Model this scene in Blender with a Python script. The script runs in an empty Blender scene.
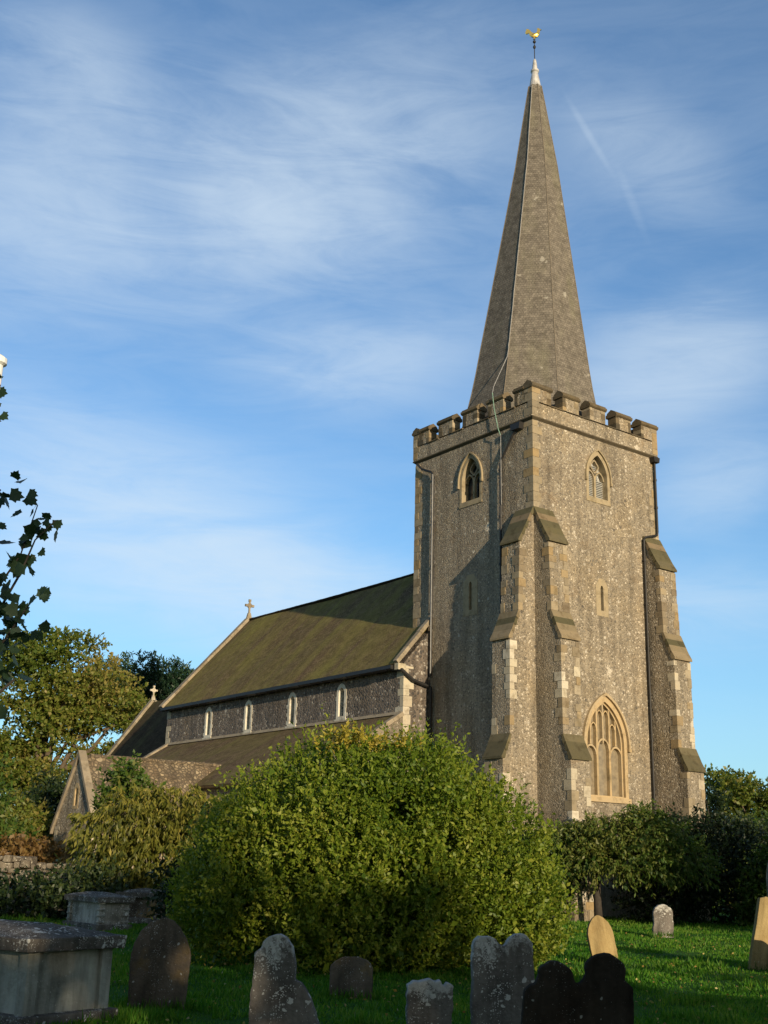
import bpy, bmesh, math, random
import numpy as np
from mathutils import Vector, Matrix
R_ = math.radians
sc = bpy.context.scene
COL = sc.collection
PI = math.pi

# ---------------------------------------------------------------- camera
cam = bpy.data.cameras.new('camera'); cam_o = bpy.data.objects.new('camera', cam); COL.objects.link(cam_o)
PITCH, ROLL, F_PX = R_(16.789), R_(1.459), 1166.6
fw = Vector((0, math.cos(PITCH), math.sin(PITCH))); up = Vector((0, -math.sin(PITCH), math.cos(PITCH))); rt = Vector((1, 0, 0))
cx = math.cos(ROLL)*rt + math.sin(ROLL)*up; cy = -math.sin(ROLL)*rt + math.cos(ROLL)*up
M = Matrix((cx, cy, -fw)).transposed().to_4x4(); M.translation = (0, 0, 1.65)
cam_o.matrix_world = M
cam.sensor_fit = 'VERTICAL'; cam.sensor_height = 36; cam.lens = F_PX*36/1024
cam.clip_start = 0.1; cam.clip_end = 3000
sc.camera = cam_o

# church frame: origin at the tower's near corner, x along the west face, y along the nave
YAW = R_(36.984); ORG = Vector((5.63, 42.0, 0))

# ---------------------------------------------------------------- helpers
def tag(o, label=None, cat=None, group=None, kind=None):
    for k, v in (('label', label), ('category', cat), ('group', group), ('kind', kind)):
        if v: o[k] = v
    return o
def empty(name, loc=(0, 0, 0), rz=0):
    o = bpy.data.objects.new(name, None); COL.objects.link(o); o.location = loc; o.rotation_euler = (0, 0, rz)
    o.empty_display_size = .2
    return o

class MB:
    def __init__(s): s.v = []; s.f = []; s.m = []; s.mat = 0
    def add(s, vs, fs):
        n = len(s.v); s.v += [tuple(v) for v in vs]
        for f in fs: s.f.append([n+i for i in f]); s.m.append(s.mat)
        return s
    def box(s, a, b, fn=None):
        (x0, y0, z0), (x1, y1, z1) = a, b
        vs = [(x, y, z) for x in (x0, x1) for y in (y0, y1) for z in (z0, z1)]
        if fn: vs = [fn(*v) for v in vs]
        return s.add(vs, [(0, 1, 3, 2), (4, 6, 7, 5), (0, 4, 5, 1), (2, 3, 7, 6), (0, 2, 6, 4), (1, 5, 7, 3)])
    def prism(s, poly, t0, t1, fn):
        """poly: 2-D points; extruded between t0 and t1; fn(a, b, t) -> xyz"""
        n = len(poly)
        vs = [fn(a, b, t0) for a, b in poly] + [fn(a, b, t1) for a, b in poly]
        fs = [list(range(n)), list(range(2*n-1, n-1, -1))] + [[i, (i+1) % n, n+(i+1) % n, n+i] for i in range(n)]
        return s.add(vs, fs)
    def ring(s, outer, inner, t0, t1, fn, closed=True):
        """band between two polylines of equal length, extruded"""
        n = len(outer)
        vs = [fn(a, b, t) for t in (t0, t1) for P in (outer, inner) for a, b in P]
        fs = []
        for i in range(n if closed else n-1):
            j = (i+1) % n
            fs += [[i, j, n+j, n+i], [2*n+i, 3*n+i, 3*n+j, 2*n+j], [i, 2*n+i, 2*n+j, j], [n+i, n+j, 3*n+j, 3*n+i]]
        if not closed:
            fs += [[0, n, 3*n, 2*n], [n-1, 3*n-1, 4*n-1, 2*n-1]]
        return s.add(vs, fs)
    def tube(s, pts, r, seg=8, cap=True):
        pts = [Vector(p) for p in pts]
        rs = r if hasattr(r, '__len__') else [r]*len(pts)
        n0 = len(s.v); prev = None; rows = []
        for i, p in enumerate(pts):
            d = (pts[min(i+1, len(pts)-1)] - pts[max(i-1, 0)]).normalized()
            a = prev if prev is not None else (Vector((0, 0, 1)) if abs(d.z) < .9 else Vector((1, 0, 0)))
            x = (a - d*a.dot(d)).normalized(); y = d.cross(x); prev = x
            rows.append([p + (x*math.cos(2*PI*k/seg) + y*math.sin(2*PI*k/seg))*rs[i] for k in range(seg)])
        vs = [v for r_ in rows for v in r_]
        fs = [[i*seg+k, i*seg+(k+1) % seg, (i+1)*seg+(k+1) % seg, (i+1)*seg+k] for i in range(len(rows)-1) for k in range(seg)]
        if cap: fs += [list(range(seg-1, -1, -1)), [(len(rows)-1)*seg+k for k in range(seg)]]
        return s.add(vs, fs)
    def lathe(s, prof, c=(0, 0, 0), seg=16):
        n = len(prof)
        vs = [(c[0]+r*math.cos(2*PI*k/seg), c[1]+r*math.sin(2*PI*k/seg), c[2]+z) for r, z in prof for k in range(seg)]
        fs = [[i*seg+k, i*seg+(k+1) % seg, (i+1)*seg+(k+1) % seg, (i+1)*seg+k] for i in range(n-1) for k in range(seg)]
        fs += [list(range(seg-1, -1, -1)), [(n-1)*seg+k for k in range(seg)]]
        return s.add(vs, fs)
    def build(s, name, mats, parent=None, smooth=False, bevel=0, uv=None):
        if not isinstance(mats, (list, tuple)): mats = [mats]
        me = bpy.data.meshes.new(name); me.from_pydata(s.v, [], s.f)
        for m in mats: me.materials.append(m)
        me.polygons.foreach_set('material_index', [min(i, len(mats)-1) for i in s.m])
        bm = bmesh.new(); bm.from_mesh(me); bmesh.ops.recalc_face_normals(bm, faces=bm.faces)
        if bevel:
            es = [e for e in bm.edges if len(e.link_faces) == 2 and e.calc_face_angle(0) > .5]
            bmesh.ops.bevel(bm, geom=es, offset=bevel, segments=2, affect='EDGES', profile=.6)
        bm.to_mesh(me); bm.free()
        if smooth: me.polygons.foreach_set('use_smooth', [True]*len(me.polygons))
        me.update()
        o = bpy.data.objects.new(name, me); COL.objects.link(o)
        if parent: o.parent = parent
        return o

def cut(o, cutter_mb):
    c = cutter_mb.build('cutter', [])
    c.matrix_world = Matrix.Identity(4)
    par = o.parent; o.parent = None
    md = o.modifiers.new('b', 'BOOLEAN'); md.object = c; md.operation = 'DIFFERENCE'; md.solver = 'EXACT'
    bpy.context.view_layer.update()
    dg = bpy.context.evaluated_depsgraph_get()
    me = bpy.data.meshes.new_from_object(o.evaluated_get(dg)); old = o.data
    o.modifiers.clear(); o.data = me; o.parent = par; me.name = o.name
    bpy.data.objects.remove(c); bpy.data.meshes.remove(old)

def absorb(o, mb, mat):
    """merge dressed stones into the wall mesh they belong to"""
    o.data.materials.append(mat); k = len(o.data.materials)-1
    q = mb.build('tmp', []); 
    q.data.polygons.foreach_set('material_index', [k]*len(q.data.polygons))
    bm = bmesh.new(); bm.from_mesh(o.data)
    for m_ in (mat,)*(k+1): q.data.materials.append(m_)
    q.data.polygons.foreach_set('material_index', [k]*len(q.data.polygons)); q.data.update()
    bm.from_mesh(q.data); bm.to_mesh(o.data); bm.free(); me = q.data; bpy.data.objects.remove(q); bpy.data.meshes.remove(me)

# ---------------------------------------------------------------- materials
class NT:
    def __init__(s, name, rough=.9, spec=.2):
        s.m = bpy.data.materials.new(name); s.m.use_nodes = True; s.t = s.m.node_tree; s.n = s.t.nodes
        s.b = s.n['Principled BSDF']; s.b.inputs['Roughness'].default_value = rough
        s.b.inputs['Specular IOR Level'].default_value = spec
        s.tc = s.new('ShaderNodeTexCoord')
    def new(s, t, **kw):
        n = s.n.new(t)
        for k, v in kw.items():
            if k in n.inputs.keys() if hasattr(n.inputs, 'keys') else False: n.inputs[k].default_value = v
            else: setattr(n, k, v)
        return n
    def L(s, a, b): s.t.links.new(a, b)
    def coord(s, scale=(1, 1, 1), src='Object', rot=(0, 0, 0)):
        m = s.new('ShaderNodeMapping'); m.inputs['Scale'].default_value = scale; m.inputs['Rotation'].default_value = rot
        s.L(s.tc.outputs[src], m.inputs['Vector']); return m.outputs[0]
    def noise(s, vec, scale, detail=4, rough=.55, dist=0):
        n = s.new('ShaderNodeTexNoise'); s.L(vec, n.inputs['Vector'])
        n.inputs['Scale'].default_value = scale; n.inputs['Detail'].default_value = detail
        n.inputs['Roughness'].default_value = rough; n.inputs['Distortion'].default_value = dist
        return n.outputs['Fac']
    def vor(s, vec, scale, feature='F1', rnd=1):
        n = s.new('ShaderNodeTexVoronoi', feature=feature); s.L(vec, n.inputs['Vector'])
        n.inputs['Scale'].default_value = scale; n.inputs['Randomness'].default_value = rnd; return n
    def ramp(s, fac, stops, interp='LINEAR'):
        r = s.new('ShaderNodeValToRGB'); r.color_ramp.interpolation = interp; e = r.color_ramp.elements
        while len(e) < len(stops): e.new(.5)
        for i, (p, c) in enumerate(stops):
            e[i].position = p
            if not hasattr(c, '__len__'): c = (c, c, c)
            e[i].color = (*c, 1)
        s.L(fac, r.inputs['Fac']); return r.outputs['Color']
    def mix(s, fac, a, b, mode='MIX'):
        n = s.new('ShaderNodeMix', data_type='RGBA', blend_type=mode)
        if hasattr(fac, 'links'): s.L(fac, n.inputs[0])
        else: n.inputs[0].default_value = fac
        for v, k in ((a, 6), (b, 7)):
            if hasattr(v, 'links'): s.L(v, n.inputs[k])
            else: n.inputs[k].default_value = (*v, 1)
        return n.outputs[2]
    def math(s, op, a, b=0, c=0):
        n = s.new('ShaderNodeMath', operation=op)
        for i, v in enumerate((a, b, c)):
            if hasattr(v, 'links'): s.L(v, n.inputs[i])
            else: n.inputs[i].default_value = v
        return n.outputs[0]
    def color(s, c):
        if hasattr(c, 'links'): s.L(c, s.b.inputs['Base Color'])
        else: s.b.inputs['Base Color'].default_value = (*c, 1)
    def bump(s, h, strength=.5, dist=.02):
        n = s.new('ShaderNodeBump'); n.inputs['Strength'].default_value = strength; n.inputs['Distance'].default_value = dist
        s.L(h, n.inputs['Height']); s.L(n.outputs[0], s.b.inputs['Normal'])

MT = {}
def m_flint(name, dark, mid, pale, mortar, scale=8.5, patches=True, tone=1.0):
    t = NT(name, .8, .35); co = t.coord()
    wob = t.new('ShaderNodeVectorMath', operation='ADD')
    nz = t.new('ShaderNodeTexNoise'); nz.inputs['Scale'].default_value = 6; t.L(co, nz.inputs['Vector'])
    sc_ = t.new('ShaderNodeVectorMath', operation='SCALE'); sc_.inputs['Scale'].default_value = .06
    t.L(nz.outputs['Color'], sc_.inputs[0]); t.L(co, wob.inputs[0]); t.L(sc_.outputs[0], wob.inputs[1])
    v = t.vor(wob.outputs[0], scale); e = t.vor(wob.outputs[0], scale, 'DISTANCE_TO_EDGE')
    sep = t.new('ShaderNodeSeparateColor'); t.L(v.outputs['Color'], sep.inputs[0])
    stone = t.ramp(sep.outputs[0], [(0, dark), (.25, tuple(d*1.3 for d in dark)), (.45, mid), (.78, tuple(a*1.15 for a in mid)), (.86, pale), (1, tuple(min(1, p*1.3) for p in pale))])
    c = t.mix(t.ramp(e.outputs['Distance'], [(.0, 1), (.1, .9), (.19, 0)]), stone, mortar)
    big = t.noise(co, .45, 5, .6)
    c = t.mix(1, c, t.ramp(big, [(.3, (.78, .76, .74)), (.5, (1, 1, 1)), (.72, (1.0, .93, .8))]), 'MULTIPLY')
    v2 = t.vor(co, scale*.42); s2 = t.new('ShaderNodeSeparateColor'); t.L(v2.outputs['Color'], s2.inputs[0])
    bigst = t.math('MULTIPLY', t.ramp(s2.outputs[1], [(.92, 0), (.94, 1)]), t.ramp(v2.outputs['Distance'], [(.32, 1), (.4, 0)]))
    c = t.mix(bigst, c, t.ramp(s2.outputs[2], [(0, dark), (.5, mid), (.75, pale), (1, tuple(p*1.25 for p in pale))]))
    c = t.mix(t.ramp(t.noise(t.coord(rot=(.5, .3, 0)), .9, 6, .75), [(.56, 0), (.68, .5)]), c, (mid[0]*.85, mid[1]*.68, mid[2]*.5))
    c = t.mix(t.ramp(t.noise(t.coord((1, 1, .7), rot=(1.5, .7, 0)), 2.1, 6, .75), [(.3, .45), (.43, 0)]), c, tuple(d*.7 for d in dark))
    st = t.noise(t.coord((2.2, 2.2, .2)), 1.0, 5, .65)
    c = t.mix(1, c, t.ramp(st, [(.36, .66), (.56, 1.03)]), 'MULTIPLY')
    if patches:
        pv = t.vor(t.coord((1, 1, .8)), .55)
        pn = t.math('ADD', pv.outputs['Distance'], t.math('MULTIPLY', t.noise(co, 6, 4, .7), .5))
        c = t.mix(t.ramp(pn, [(.3, .85), (.36, 0)]), c, t.mix(t.noise(co, 14), tuple(p*1.1 for p in pale), tuple(min(1, p*1.6) for p in pale)))
    t.color(c)
    t.bump(t.ramp(e.outputs['Distance'], [(0, 0), (.25, 1)]), .8, .025)
    return t.m
MT['flint'] = m_flint('flint_wall', (.14, .122, .1), (.27, .235, .185), (.48, .43, .355), (.33, .275, .2), scale=14)
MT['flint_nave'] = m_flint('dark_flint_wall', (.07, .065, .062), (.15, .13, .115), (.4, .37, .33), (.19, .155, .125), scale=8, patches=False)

def m_ashlar(name, cols, rough=.9):
    t = NT(name, rough, .2); co = t.coord()
    g = t.new('ShaderNodeNewGeometry')
    c = t.ramp(g.outputs['Random Per Island'], [(i/(len(cols)-1), x) for i, x in enumerate(cols)])
    c = t.mix(1, c, t.ramp(t.noise(co, 3, 6, .65), [(.3, (.62, .58, .52)), (.5, (1, 1, 1)), (.75, (1.08, 1.02, .9))]), 'MULTIPLY')
    c = t.mix(t.ramp(t.noise(co, 1.1, 5, .7), [(.55, 0), (.68, .55)]), c, (.13, .105, .06))
    t.color(c); t.bump(t.noise(co, 25, 5, .7), .35, .02); return t.m
MT['quoin'] = m_ashlar('quoin_stone', [(.17, .135, .095), (.25, .21, .15), (.31, .255, .175), (.31, .225, .12), (.22, .185, .135), (.38, .32, .23), (.28, .235, .17)])
MT['quoin_pale'] = m_ashlar('pale_quoin_stone', [(.3, .25, .18), (.5, .45, .35), (.4, .35, .27), (.56, .51, .42)])
MT['lime'] = m_ashlar('window_limestone', [(.38, .29, .17), (.44, .33, .19), (.4, .32, .21)])
MT['lime_old'] = m_ashlar('weathered_limestone', [(.25, .21, .145), (.34, .28, .185), (.29, .24, .175)])
MT['white_stone'] = m_ashlar('clean_limestone', [(.6, .56, .47), (.66, .62, .53), (.56, .53, .45)])
MT['weathering'] = m_ashlar('mossy_slope_stone', [(.1, .09, .05), (.21, .17, .11), (.08, .075, .042), (.16, .12, .075), (.25, .2, .13)])
MT['cap'] = m_ashlar('lichened_coping', [(.1, .08, .055), (.16, .125, .08), (.075, .065, .048), (.13, .1, .06)])
MT['cope'] = m_ashlar('gable_coping', [(.27, .225, .165), (.33, .28, .21), (.22, .185, .14)])

def m_simple(name, col, rough=.6, metal=0, noise=0, nscale=8):
    t = NT(name, rough, .4); t.b.inputs['Metallic'].default_value = metal
    if noise:
        f = t.noise(t.coord(), nscale, 5, .6)
        t.color(t.mix(1, col, t.ramp(f, [(.3, 1-noise), (.7, 1+noise)]), 'MULTIPLY')); t.bump(f, .2, .01)
    else: t.color(col)
    return t.m
MT['iron'] = m_simple('black_iron', (.018, .017, .017), .55, 0, .3)
MT['pipe_light'] = m_simple('grey_strip_and_glint', (.3, .3, .3), .45, 0, .3)  # conductor grey, also on the strip standing for a pipe's highlight
MT['lead'] = m_simple('lead_sheet', (.5, .49, .48), .5, .3, .35, 3)
MT['copper'] = m_simple('green_copper', (.2, .33, .26), .6, .1, .3)
MT['gold'] = m_simple('gilding', (.95, .66, .2), .25, 1)
MT['white_paint'] = m_simple('white_paint', (.78, .78, .76), .5, 0, .05)
MT['dark_inside'] = m_simple('dark_opening', (.012, .012, .013), .9)
def m_glass(name, c0, c1, lead=.14):
    t = NT(name, .22, .6); co = t.coord()
    k = t.coord((1/lead, 1/lead, .75/lead))
    v = t.new('ShaderNodeTexBrick'); v.offset = 0
    t.color(t.ramp(t.noise(co, 5, 3), [(.3, c0), (.7, c1)]))
    t.bump(t.noise(co, 9, 3), .25, .02); return t.m
MT['glass'] = m_glass('old_leaded_glass', (.17, .14, .1), (.28, .23, .155))
MT['glass_dark'] = m_glass('dark_glass', (.015, .017, .02), (.04, .045, .05))
MT['glass_pale'] = m_glass('dusty_glass', (.1, .115, .12), (.2, .22, .22))
MT['louvre'] = m_simple('weathered_louvre', (.42, .42, .4), .7, 0, .25)

MT['slate_dummy'] = None
def m_roof(name, c0, c1, moss, row=.11, width=.17, mossamt=.5, mort=.35, pale=0):
    t = NT(name, .95, .04)
    uv = t.tc.outputs['UV']
    b = t.new('ShaderNodeTexBrick'); t.L(uv, b.inputs['Vector'])
    b.inputs['Scale'].default_value = 1; b.inputs['Brick Width'].default_value = width; b.inputs['Row Height'].default_value = row
    b.inputs['Mortar Size'].default_value = .008; b.inputs['Mortar Smooth'].default_value = .3; b.inputs['Bias'].default_value = 0
    b.inputs['Color1'].default_value = (*c0, 1); b.inputs['Color2'].default_value = (*c1, 1); b.inputs['Mortar'].default_value = (*[x*mort for x in c0], 1)
    mp = t.new('ShaderNodeMapping'); mp.inputs['Scale'].default_value = (.9, .13, 1); t.L(uv, mp.inputs[0])
    st = t.noise(mp.outputs[0], 1.0, 5, .6, .4)
    bg = t.noise(uv, .35, 5, .65)
    f = t.math('ADD', t.math('MULTIPLY', st, .6), t.math('MULTIPLY', bg, .4))
    c = t.mix(t.ramp(f, [(.5-mossamt*.2, 0), (.5+.12, .95)]), b.outputs['Color'], t.mix(t.noise(uv, 9, 4), moss, tuple(x*1.5 for x in moss)))
    c = t.mix(1, c, t.ramp(t.noise(uv, 2.2, 6, .75), [(.3, .6), (.7, 1.3)]), 'MULTIPLY')
    c = t.mix(t.ramp(t.noise(uv, 5.5, 5, .8), [(.62, 0), (.68, .5)]), c, tuple(x*1.9 for x in c1))
    c = t.mix(1, c, t.ramp(t.noise(uv, 22, 2), [(.3, .75), (.7, 1.25)]), 'MULTIPLY')
    if pale: c = t.mix(t.ramp(t.math('ADD', t.noise(uv, .8, 3), t.math('MULTIPLY', t.noise(uv, 7, 4), .2)), [(.77, 0), (.8, .75)]), c, (.34, .32, .28))
    t.color(c)
    sw = t.new('ShaderNodeSeparateXYZ'); t.L(uv, sw.inputs[0])
    saw = t.math('FRACT', t.math('DIVIDE', sw.outputs[1], row))
    h = t.math('ADD', t.math('MULTIPLY', saw, -.5), t.math('MULTIPLY', t.noise(uv, 14, 3), .6))
    t.bump(h, .55, .025); return t.m
MT['tile'] = m_roof('mossy_tile_roof', (.125, .085, .052), (.185, .13, .08), (.15, .13, .04), mossamt=.62)
MT['tile_brown'] = m_roof('brown_tile_roof', (.14, .1, .06), (.19, .135, .085), (.13, .11, .045), mossamt=.3)
MT['tile_dark'] = m_roof('dark_tile_roof', (.06, .045, .03), (.085, .062, .04), (.07, .06, .03), mossamt=.2)
MT['slate'] = m_flint('stone_slab_roof', (.13, .1, .07), (.22, .17, .11), (.3, .24, .16), (.1, .08, .055), scale=6.5, patches=False)
MT['shingle'] = m_roof('spire_shingle', (.135, .12, .103), (.2, .178, .15), (.13, .12, .09), row=.115, width=.13, mossamt=.0, mort=.72, pale=1)

def m_stone(name, base, stain, lichen, lamt=.5, orange=None, crust=0):
    t = NT(name, .95, .03); co = t.coord()
    c = t.ramp(t.noise(co, 2.2, 6, .65), [(.3, stain), (.6, base), (.85, tuple(x*1.2 for x in base))])
    st = t.noise(t.coord((6, 6, .8)), 1.5, 4)
    c = t.mix(1, c, t.ramp(st, [(.3, .6), (.65, 1.1)]), 'MULTIPLY')
    if orange: c = t.mix(t.ramp(t.noise(co, 1.7, 4, .6), [(.52, 0), (.64, .45)]), c, orange)
    wv = t.new('ShaderNodeVectorMath', operation='ADD'); nz = t.new('ShaderNodeTexNoise'); nz.inputs['Scale'].default_value = 9; t.L(co, nz.inputs['Vector'])
    sv = t.new('ShaderNodeVectorMath', operation='SCALE'); sv.inputs['Scale'].default_value = .09; t.L(nz.outputs['Color'], sv.inputs[0]); t.L(co, wv.inputs[0]); t.L(sv.outputs[0], wv.inputs[1])
    for scl, k, seedr in ((11, .55, 2.1), (26, .5, 3.3), (55, .5, 1.3)):
        v = t.vor(wv.outputs[0], scl); n = t.noise(t.coord((1, 1, 1), rot=(seedr, seedr, 0)), 3.2, 4, .75)
        rad = t.ramp(n, [(.42, 0), (.7, 1)])
        d = t.math('SUBTRACT', v.outputs['Distance'], t.math('MULTIPLY', rad, k*max(0, .75+lamt)))
        c = t.mix(t.ramp(t.math('ADD', d, .5), [(.46, .9), (.52, 0)]), c, t.mix(t.noise(co, 40, 3), lichen, tuple(x*.7 for x in lichen)))
    if crust:
        sg = t.new('ShaderNodeSeparateXYZ'); t.L(t.tc.outputs['Generated'], sg.inputs[0])
        hh = t.math('ADD', sg.outputs[2], t.math('MULTIPLY', t.math('SUBTRACT', t.noise(co, 9, 5, .75), .5), .9))
        c = t.mix(t.ramp(hh, [(.86, 0), (.97, crust)]), c, t.mix(t.noise(co, 30, 3), tuple(x*.55 for x in lichen), lichen))
    t.color(c); t.bump(t.noise(co, 18, 7, .7), .7, .03); return t.m
MT['st_brown'] = m_stone('brown_gravestone', (.15, .12, .092), (.065, .055, .045), (.5, .5, .47), -.05, (.32, .2, .05))
MT['st_grey'] = m_stone('grey_gravestone', (.2, .178, .158), (.075, .066, .06), (.62, .6, .56), .3, None, .8)
MT['st_dark'] = m_stone('blackened_gravestone', (.045, .036, .028), (.02, .016, .013), (.3, .3, .27), -.3)
MT['st_yellow'] = m_stone('sandstone_gravestone', (.36, .27, .13), (.29, .2, .09), (.5, .42, .26), -.3)
MT['st_pale'] = m_stone('pale_gravestone', (.42, .4, .36), (.2, .18, .15), (.65, .63, .6), .2)
MT['st_red'] = m_stone('reddish_tomb', (.3, .16, .1), (.16, .09, .06), (.5, .45, .4), -.1)
MT['st_blue'] = m_stone('pale_render', (.38, .375, .33), (.22, .21, .175), (.42, .42, .38), -.2)
MT['slab'] = m_stone('lichened_slab', (.17, .152, .135), (.075, .066, .06), (.6, .6, .57), .25)
MT['rubble'] = m_stone('rubble_wall', (.2, .17, .13), (.09, .075, .06), (.5, .46, .38), .3)

def m_leaf(name, c0, c1, c2, trans=.35, rough=.5, spec=.35):
    t = NT(name, rough, spec)
    a = t.new('ShaderNodeAttribute', attribute_name='tint')
    c = t.ramp(a.outputs['Fac'], [(0, c0), (.5, c1), (1, c2)])
    t.color(c)
    tr = t.new('ShaderNodeBsdfTranslucent'); t.L(t.mix(1, c, (1.25, 1.25, .6), 'MULTIPLY'), tr.inputs['Color'])
    mx = t.new('ShaderNodeMixShader'); mx.inputs[0].default_value = trans
    t.L(t.b.outputs[0], mx.inputs[1]); t.L(tr.outputs[0], mx.inputs[2])
    t.L(mx.outputs[0], t.n['Material Output'].inputs['Surface'])
    return t.m
MT['leaf_bush'] = m_leaf('glossy_shrub_leaves', (.06, .115, .01), (.15, .21, .018), (.29, .31, .045), .38, .5, .3)
MT['leaf_yellow'] = m_leaf('yellowing_leaves', (.075, .09, .013), (.18, .18, .03), (.32, .27, .06), .35)
MT['leaf_dark'] = m_leaf('dark_yew_leaves', (.008, .02, .007), (.018, .036, .01), (.05, .07, .018), .2)
MT['leaf_autumn'] = m_leaf('autumn_tree_leaves', (.07, .115, .015), (.165, .19, .032), (.27, .22, .06), .4)
MT['leaf_green'] = m_leaf('bright_green_leaves', (.035, .08, .012), (.075, .13, .02), (.15, .16, .035), .35)
MT['leaf_rust'] = m_leaf('rusty_leaves', (.1, .06, .02), (.16, .09, .03), (.22, .15, .05), .3)
MT['leaf_pine'] = m_leaf('pine_needles', (.012, .034, .018), (.022, .055, .025), (.045, .085, .035), .15)
MT['leaf_near'] = m_leaf('dark_near_leaves', (.02, .042, .022), (.03, .06, .03), (.05, .085, .04), .2)
MT['bark'] = m_simple('bark', (.1, .075, .05), .9, 0, .35, 12)
MT['bark_pale'] = m_simple('sunlit_bark', (.2, .15, .1), .9, 0, .35, 6)
MT['bark_dark'] = m_simple('dark_bark', (.045, .037, .03), .9, 0, .3, 12)

# ---------------------------------------------------------------- foliage
def unit(a): return a/np.maximum(np.linalg.norm(a, axis=1, keepdims=True), 1e-9)
def leaf_object(name, P, D, L, W, tint, mat, rng, parent=None, kind=None):
    """n leaves: P base points, D directions, L lengths, W widths"""
    n = len(P); D = unit(D)
    Nn = unit(np.cross(D, rng.normal(size=(n, 3)))); S = np.cross(D, Nn)
    L = L[:, None]; W = W[:, None]
    mid = P + D*L*.45
    V = np.stack([P, mid+S*W*.5+Nn*W*.12, P+D*L, mid-S*W*.5+Nn*W*.12], 1).reshape(-1, 3)
    me = bpy.data.meshes.new(name)
    me.vertices.add(4*n); me.vertices.foreach_set('co', V.astype(np.float32).ravel())
    me.loops.add(4*n); me.loops.foreach_set('vertex_index', np.arange(4*n, dtype=np.int32))
    me.polygons.add(n); me.polygons.foreach_set('loop_start', np.arange(0, 4*n, 4, dtype=np.int32)); me.polygons.foreach_set('loop_total', np.full(n, 4, dtype=np.int32))
    at = me.attributes.new('tint', 'FLOAT', 'FACE'); at.data.foreach_set('value', np.clip(tint, 0, 1).astype(np.float32))
    me.materials.append(mat); me.update(calc_edges=True)
    o = bpy.data.objects.new(name, me); COL.objects.link(o)
    if parent: o.parent = parent
    return o
def shell(lobes, n, rng, rmin=.72, rmax=1.06, lump=.12, zmin=None):
    """points and outward normals spread over the skin of overlapping ellipsoids"""
    lb = np.array([l[:6] for l in lobes], float)
    area = (lb[:, 3]*lb[:, 4]+lb[:, 3]*lb[:, 5]+lb[:, 4]*lb[:, 5]); pr = area/area.sum()
    out_p, out_n, out_i = [], [], []; got = 0
    ph = rng.uniform(0, 6, (8, 3)); fr = rng.normal(size=(8, 3))*3.0
    while got < n:
        k = rng.choice(len(lb), n, p=pr); d = unit(rng.normal(size=(n, 3)))
        bump = sum(np.sin((d*fr[i]).sum(1)*2.2+ph[i, 0]+k*1.7) for i in range(8))/8*lump*2.2
        r = rng.uniform(rmin**2, rmax**2, n)**.5*(1+bump)
        p = lb[k, :3] + d*lb[k, 3:]*r[:, None]
        ok = np.ones(n, bool)
        for j in range(len(lb)):
            q = ((p-lb[j, :3])/lb[j, 3:]); ok &= ~(((q**2).sum(1) < (rmin*.9)**2) & (k != j))
        if zmin is not None: ok &= p[:, 2] > zmin
        nn = unit(d/lb[k, 3:])
        out_p.append(p[ok]); out_n.append(nn[ok]); out_i.append(k[ok]); got += ok.sum()
    return np.concatenate(out_p)[:n], np.concatenate(out_n)[:n], np.concatenate(out_i)[:n]
def shoots(P, N, k, length, leaf, rng, upb=.6, out=.5, splay=.8, droop=0., aspect=.45, tint0=None, tvar=.25):
    """k leaves along a shoot from each point"""
    n = len(P)
    d = unit(N*out + np.array([0, 0, upb]) + rng.normal(size=(n, 3))*.35)
    ln = length*rng.uniform(.5, 1.2, n)
    t = np.repeat(np.linspace(.05, 1, k)[None], n, 0) + rng.normal(size=(n, k))*.04
    B = P[:, None]+d[:, None]*(ln[:, None]*t)[..., None]
    B[..., 2] -= droop*(t*ln[:, None])**2*1.2
    q = unit(rng.normal(size=(n*k, 3)))
    dd = np.repeat(d, k, 0)
    D = unit(dd*.55+q*splay+np.array([0, 0, -droop]))
    L = leaf*rng.uniform(.5, 1.35, n*k)
    t0 = (np.repeat(tint0, k) if tint0 is not None else .5) + rng.normal(size=n*k)*tvar
    return B.reshape(-1, 3), D, L, L*aspect*rng.uniform(.8, 1.2, n*k), t0
def clump(P, rng, s=1.0):
    """slow spatial variation 0..1 used for which twigs are paler (age and kind of leaf)"""
    ph = rng.uniform(0, 6.3, (6,)); fr = rng.normal(size=(6, 3))*s
    return .5+.5*np.clip(sum(np.sin(P@fr[i]+ph[i]) for i in range(6))/3, -1, 1)

def limbs(mb, base, fork_z, r, targets, rng, wob=.12):
    base = np.array(base, float); top = base+np.array([0, 0, fork_z])
    H = [base, base*.5+top*.5+rng.normal(size=3)*wob*.5*np.array([1, 1, 0]), top]
    mb.tube(H, [r*1.25, r, r*.85], 10)
    for tg in targets:
        tg = np.array(tg, float); d = tg-top; m = top+d*.5+np.array([0, 0, .12*np.linalg.norm(d)])+rng.normal(size=3)*wob*np.linalg.norm(d)*.5
        q = top+d*.22+rng.normal(size=3)*wob*.5
        mb.tube([top-np.array([0, 0, .1]), q, m, tg], [r*.55, r*.42, r*.25, r*.06], 7)

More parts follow.
